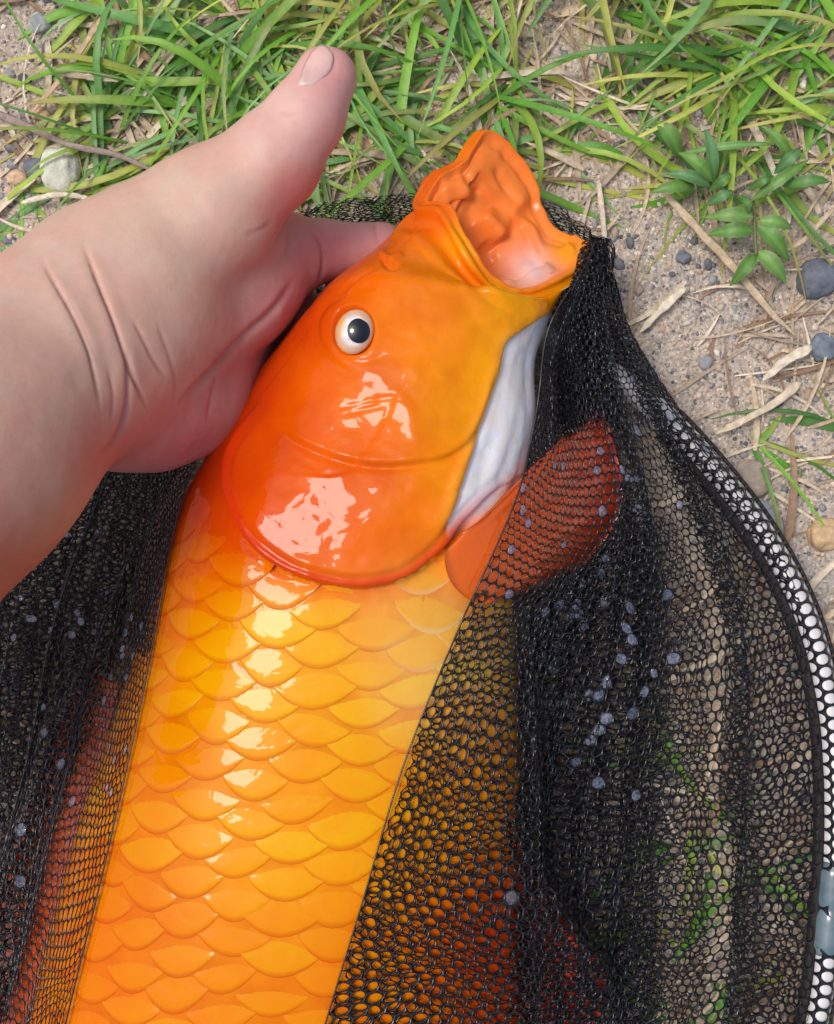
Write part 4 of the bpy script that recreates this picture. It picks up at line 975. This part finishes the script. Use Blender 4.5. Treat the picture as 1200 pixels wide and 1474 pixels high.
add_net([[(x, y, max(z * .55, .9)) for x, y, z in r_[:6]] for r_ in L_CTRL], um=2.0, vm=1.3, folds=[(.6, 1.1, .06, .4, .0, .9)], clear=.04, seed=10, rot=-.2, keep=off_fish)
# water held in single cells of the net
fvs, ffs = [], []
for ring, nn_, c in FILM:
    b0 = len(fvs) * 13; fvs.append(np.vstack([ring * 1.0 + (ring - c) * .12, c[None] + nn_.mean(0) * .05])); ffs += [[b0 + k, b0 + (k + 1) % 12, b0 + 12] for k in range(12)]
o = make('water_film', np.vstack(fvs), ffs, M_WATER); tag(o, kind='stuff'); reparent(o, net)

# hoop, its netting sleeve, tape and joint
HOOP = catmull([P(*q) for q in [(780, 486, 1.2), (846, 516, 1.5), (905, 558, 1.7), (962, 606, 1.5), (1030, 680, 1.35), (1086, 752, 1.3), (1132, 828, 1.3), (1168, 914, 1.3), (1190, 1010, 1.3), (1199, 1110, 1.3), (1200, 1210, 1.3), (1192, 1330, 1.3), (1172, 1474, 1.3),
      (1120, 1640, 1.2), (1000, 1840, 1.1), (800, 2000, .9), (500, 2060, .7), (150, 2000, .8), (-150, 1850, 1.), (-330, 1600, 1.1), (-400, 1250, 1.1), (-360, 950, 1.1), (-240, 740, 1.1), (-60, 600, 1.1), (160, 520, 1.0), (360, 480, .6), (560, 470, .5), (700, 474, .8)]], 420, True)
v, f = tube(HOOP[:-1], .48, 14, False); n_ = len(HOOP) - 1
f = gridfaces(n_, 14, True).tolist() + [[(n_ - 1) * 14 + k, (n_ - 1) * 14 + (k + 1) % 14, (k + 1) % 14, k] for k in range(14)]
reparent(make('hoop', v, f, M_TUBE), net)
# sleeve: honeycomb wrapped round the visible part of the hoop
i0, i1 = 18, 150
hp2 = HOOP[i0:i1]; tg = np.gradient(hp2, axis=0); tg /= np.linalg.norm(tg, axis=1)[:, None]; sd = np.cross(tg, [0, 0, 1.]); sd /= np.linalg.norm(sd, axis=1)[:, None]; upv = np.cross(sd, tg)
def ribbon(path, sd, up, prof):
    g = np.stack([path + sd * a + up * b for a, b in prof], 1); return g
angs = np.linspace(-.42 * np.pi, 1.42 * np.pi, 24)
g = ribbon(hp2, sd, upv, [(.55 * math.cos(a), .55 * math.sin(a)) for a in angs])
def hex_on(g, Uw, Vw, pitch, hole, thick):
    nv, nu, _ = g.shape
    du = np.gradient(g, axis=1); dv = np.gradient(g, axis=0); n = np.cross(dv, du); n /= np.linalg.norm(n, axis=-1, keepdims=True) + 1e-9
    ph_ = pitch * .866; nc, nr = int(Uw / ph_) + 2, int(Vw / pitch) + 2
    I, J = np.meshgrid(np.arange(nc), np.arange(nr)); cu = (I * ph_).ravel(); cv = (J * pitch + (I % 2) * pitch * .5).ravel()
    ok = (cu < Uw + .1) & (cv < Vw); cu, cv = cu[ok], cv[ok]
    a6 = np.radians(60 * np.arange(6)); R_ = pitch / math.sqrt(3); hx, hy = R_ * np.cos(a6), R_ * np.sin(a6)
    ox = np.stack([hx, (hx + np.roll(hx, -1)) / 2], 1).ravel(); oy = np.stack([hy, (hy + np.roll(hy, -1)) / 2], 1).ravel(); a12 = np.arctan2(oy, ox)
    def at(uu, vv):
        x = np.clip(uu / Uw, 0, 1) * (nu - 1); y = np.clip(vv / Vw, 0, 1) * (nv - 1)
        i = np.minimum(x.astype(int), nu - 2); j = np.minimum(y.astype(int), nv - 2); fx = (x - i)[..., None]; fy = (y - j)[..., None]
        b = lambda A: A[j, i] * (1 - fx) * (1 - fy) + A[j, i + 1] * fx * (1 - fy) + A[j + 1, i] * (1 - fx) * fy + A[j + 1, i + 1] * fx * fy
        return b(g), b(n)
    po2, no2 = at(cu[:, None] + ox, cv[:, None] + oy); pi2, _ = at(cu[:, None] + pitch * hole * np.cos(a12), cv[:, None] + pitch * hole * np.sin(a12))
    v = np.concatenate([po2 + no2 * thick, pi2, po2 - no2 * thick], 1); k = np.arange(12); k1 = (k + 1) % 12
    f = np.concatenate([np.stack([k, k1, 12 + k1, 12 + k], 1), np.stack([12 + k, 12 + k1, 24 + k1, 24 + k], 1)])
    return v.reshape(-1, 3), (f[None] + (np.arange(len(cu)) * 36)[:, None, None]).reshape(-1, 4)
v, f = hex_on(g, 2.6, np.linalg.norm(np.diff(hp2, axis=0), axis=1).sum(), .5, .40, .03)
o = make('netting', v, f, M_NET); tag(o, kind='stuff'); reparent(o, net)
# seam tape along the inside of the hoop, and edge cord outside
sI = np.where(True, 1, 1)
inner_side = -1 if ((hp2[60] + sd[60])[0] > hp2[60][0]) else 1
def strip(off0, off1, z0, z1, name, thick=.05):
    prof = [(inner_side * off0, z0), (inner_side * (off0 * .67 + off1 * .33), z0 * .6 + z1 * .4 + .06), (inner_side * (off0 * .33 + off1 * .67), z0 * .3 + z1 * .7 + .06), (inner_side * off1, z1)]
    g1 = ribbon(hp2, sd, upv, prof); g1 = g1 + upv[:, None] * (.03 * vnoise(np.stack([np.arange(len(hp2)) * .7, 0 * hp2[:, 0], 0 * hp2[:, 0]], -1)))[:, None, None]
    g2 = g1 - upv[:, None] * thick; nr2 = len(hp2); n = nr2 * 4
    f1 = gridfaces(nr2, 4); ed = []
    for k in range(nr2 - 1): ed += [[k * 4, (k + 1) * 4, (k + 1) * 4 + n, k * 4 + n], [k * 4 + 3, k * 4 + 3 + n, (k + 1) * 4 + 3 + n, (k + 1) * 4 + 3]]
    reparent(make(name, np.vstack([g1.reshape(-1, 3), g2.reshape(-1, 3)]), np.vstack([f1, f1[:, ::-1] + n, np.array(ed)]), M_HEM), net)
strip(.46, .80, .28, .05, 'seam_tape')
cp2 = hp2 - inner_side * sd * .57 + upv * .02
v, f = tube(cp2, .075, 8); reparent(make('edge_cord', v, f, M_HEM), net)
# joint clamp low on the right
ji = [k for k in range(len(HOOP)) if 1236 < proj(HOOP[k])[1] < 1385 and proj(HOOP[k])[0] > 1100]
js = HOOP[ji[0]:ji[-1] + 1]; s_ = np.linspace(0, 1, len(js))
js2 = catmull(js, 30); s_ = np.linspace(0, 1, 30)
v, f = tube(js2, 0.5 + .10 * sstep(0, .12, s_) * sstep(1, .88, s_) - .06 * np.exp(-((s_ - .5) / .06) ** 2), 16); reparent(make('hoop_joint', v, f, M_JOINT), net)
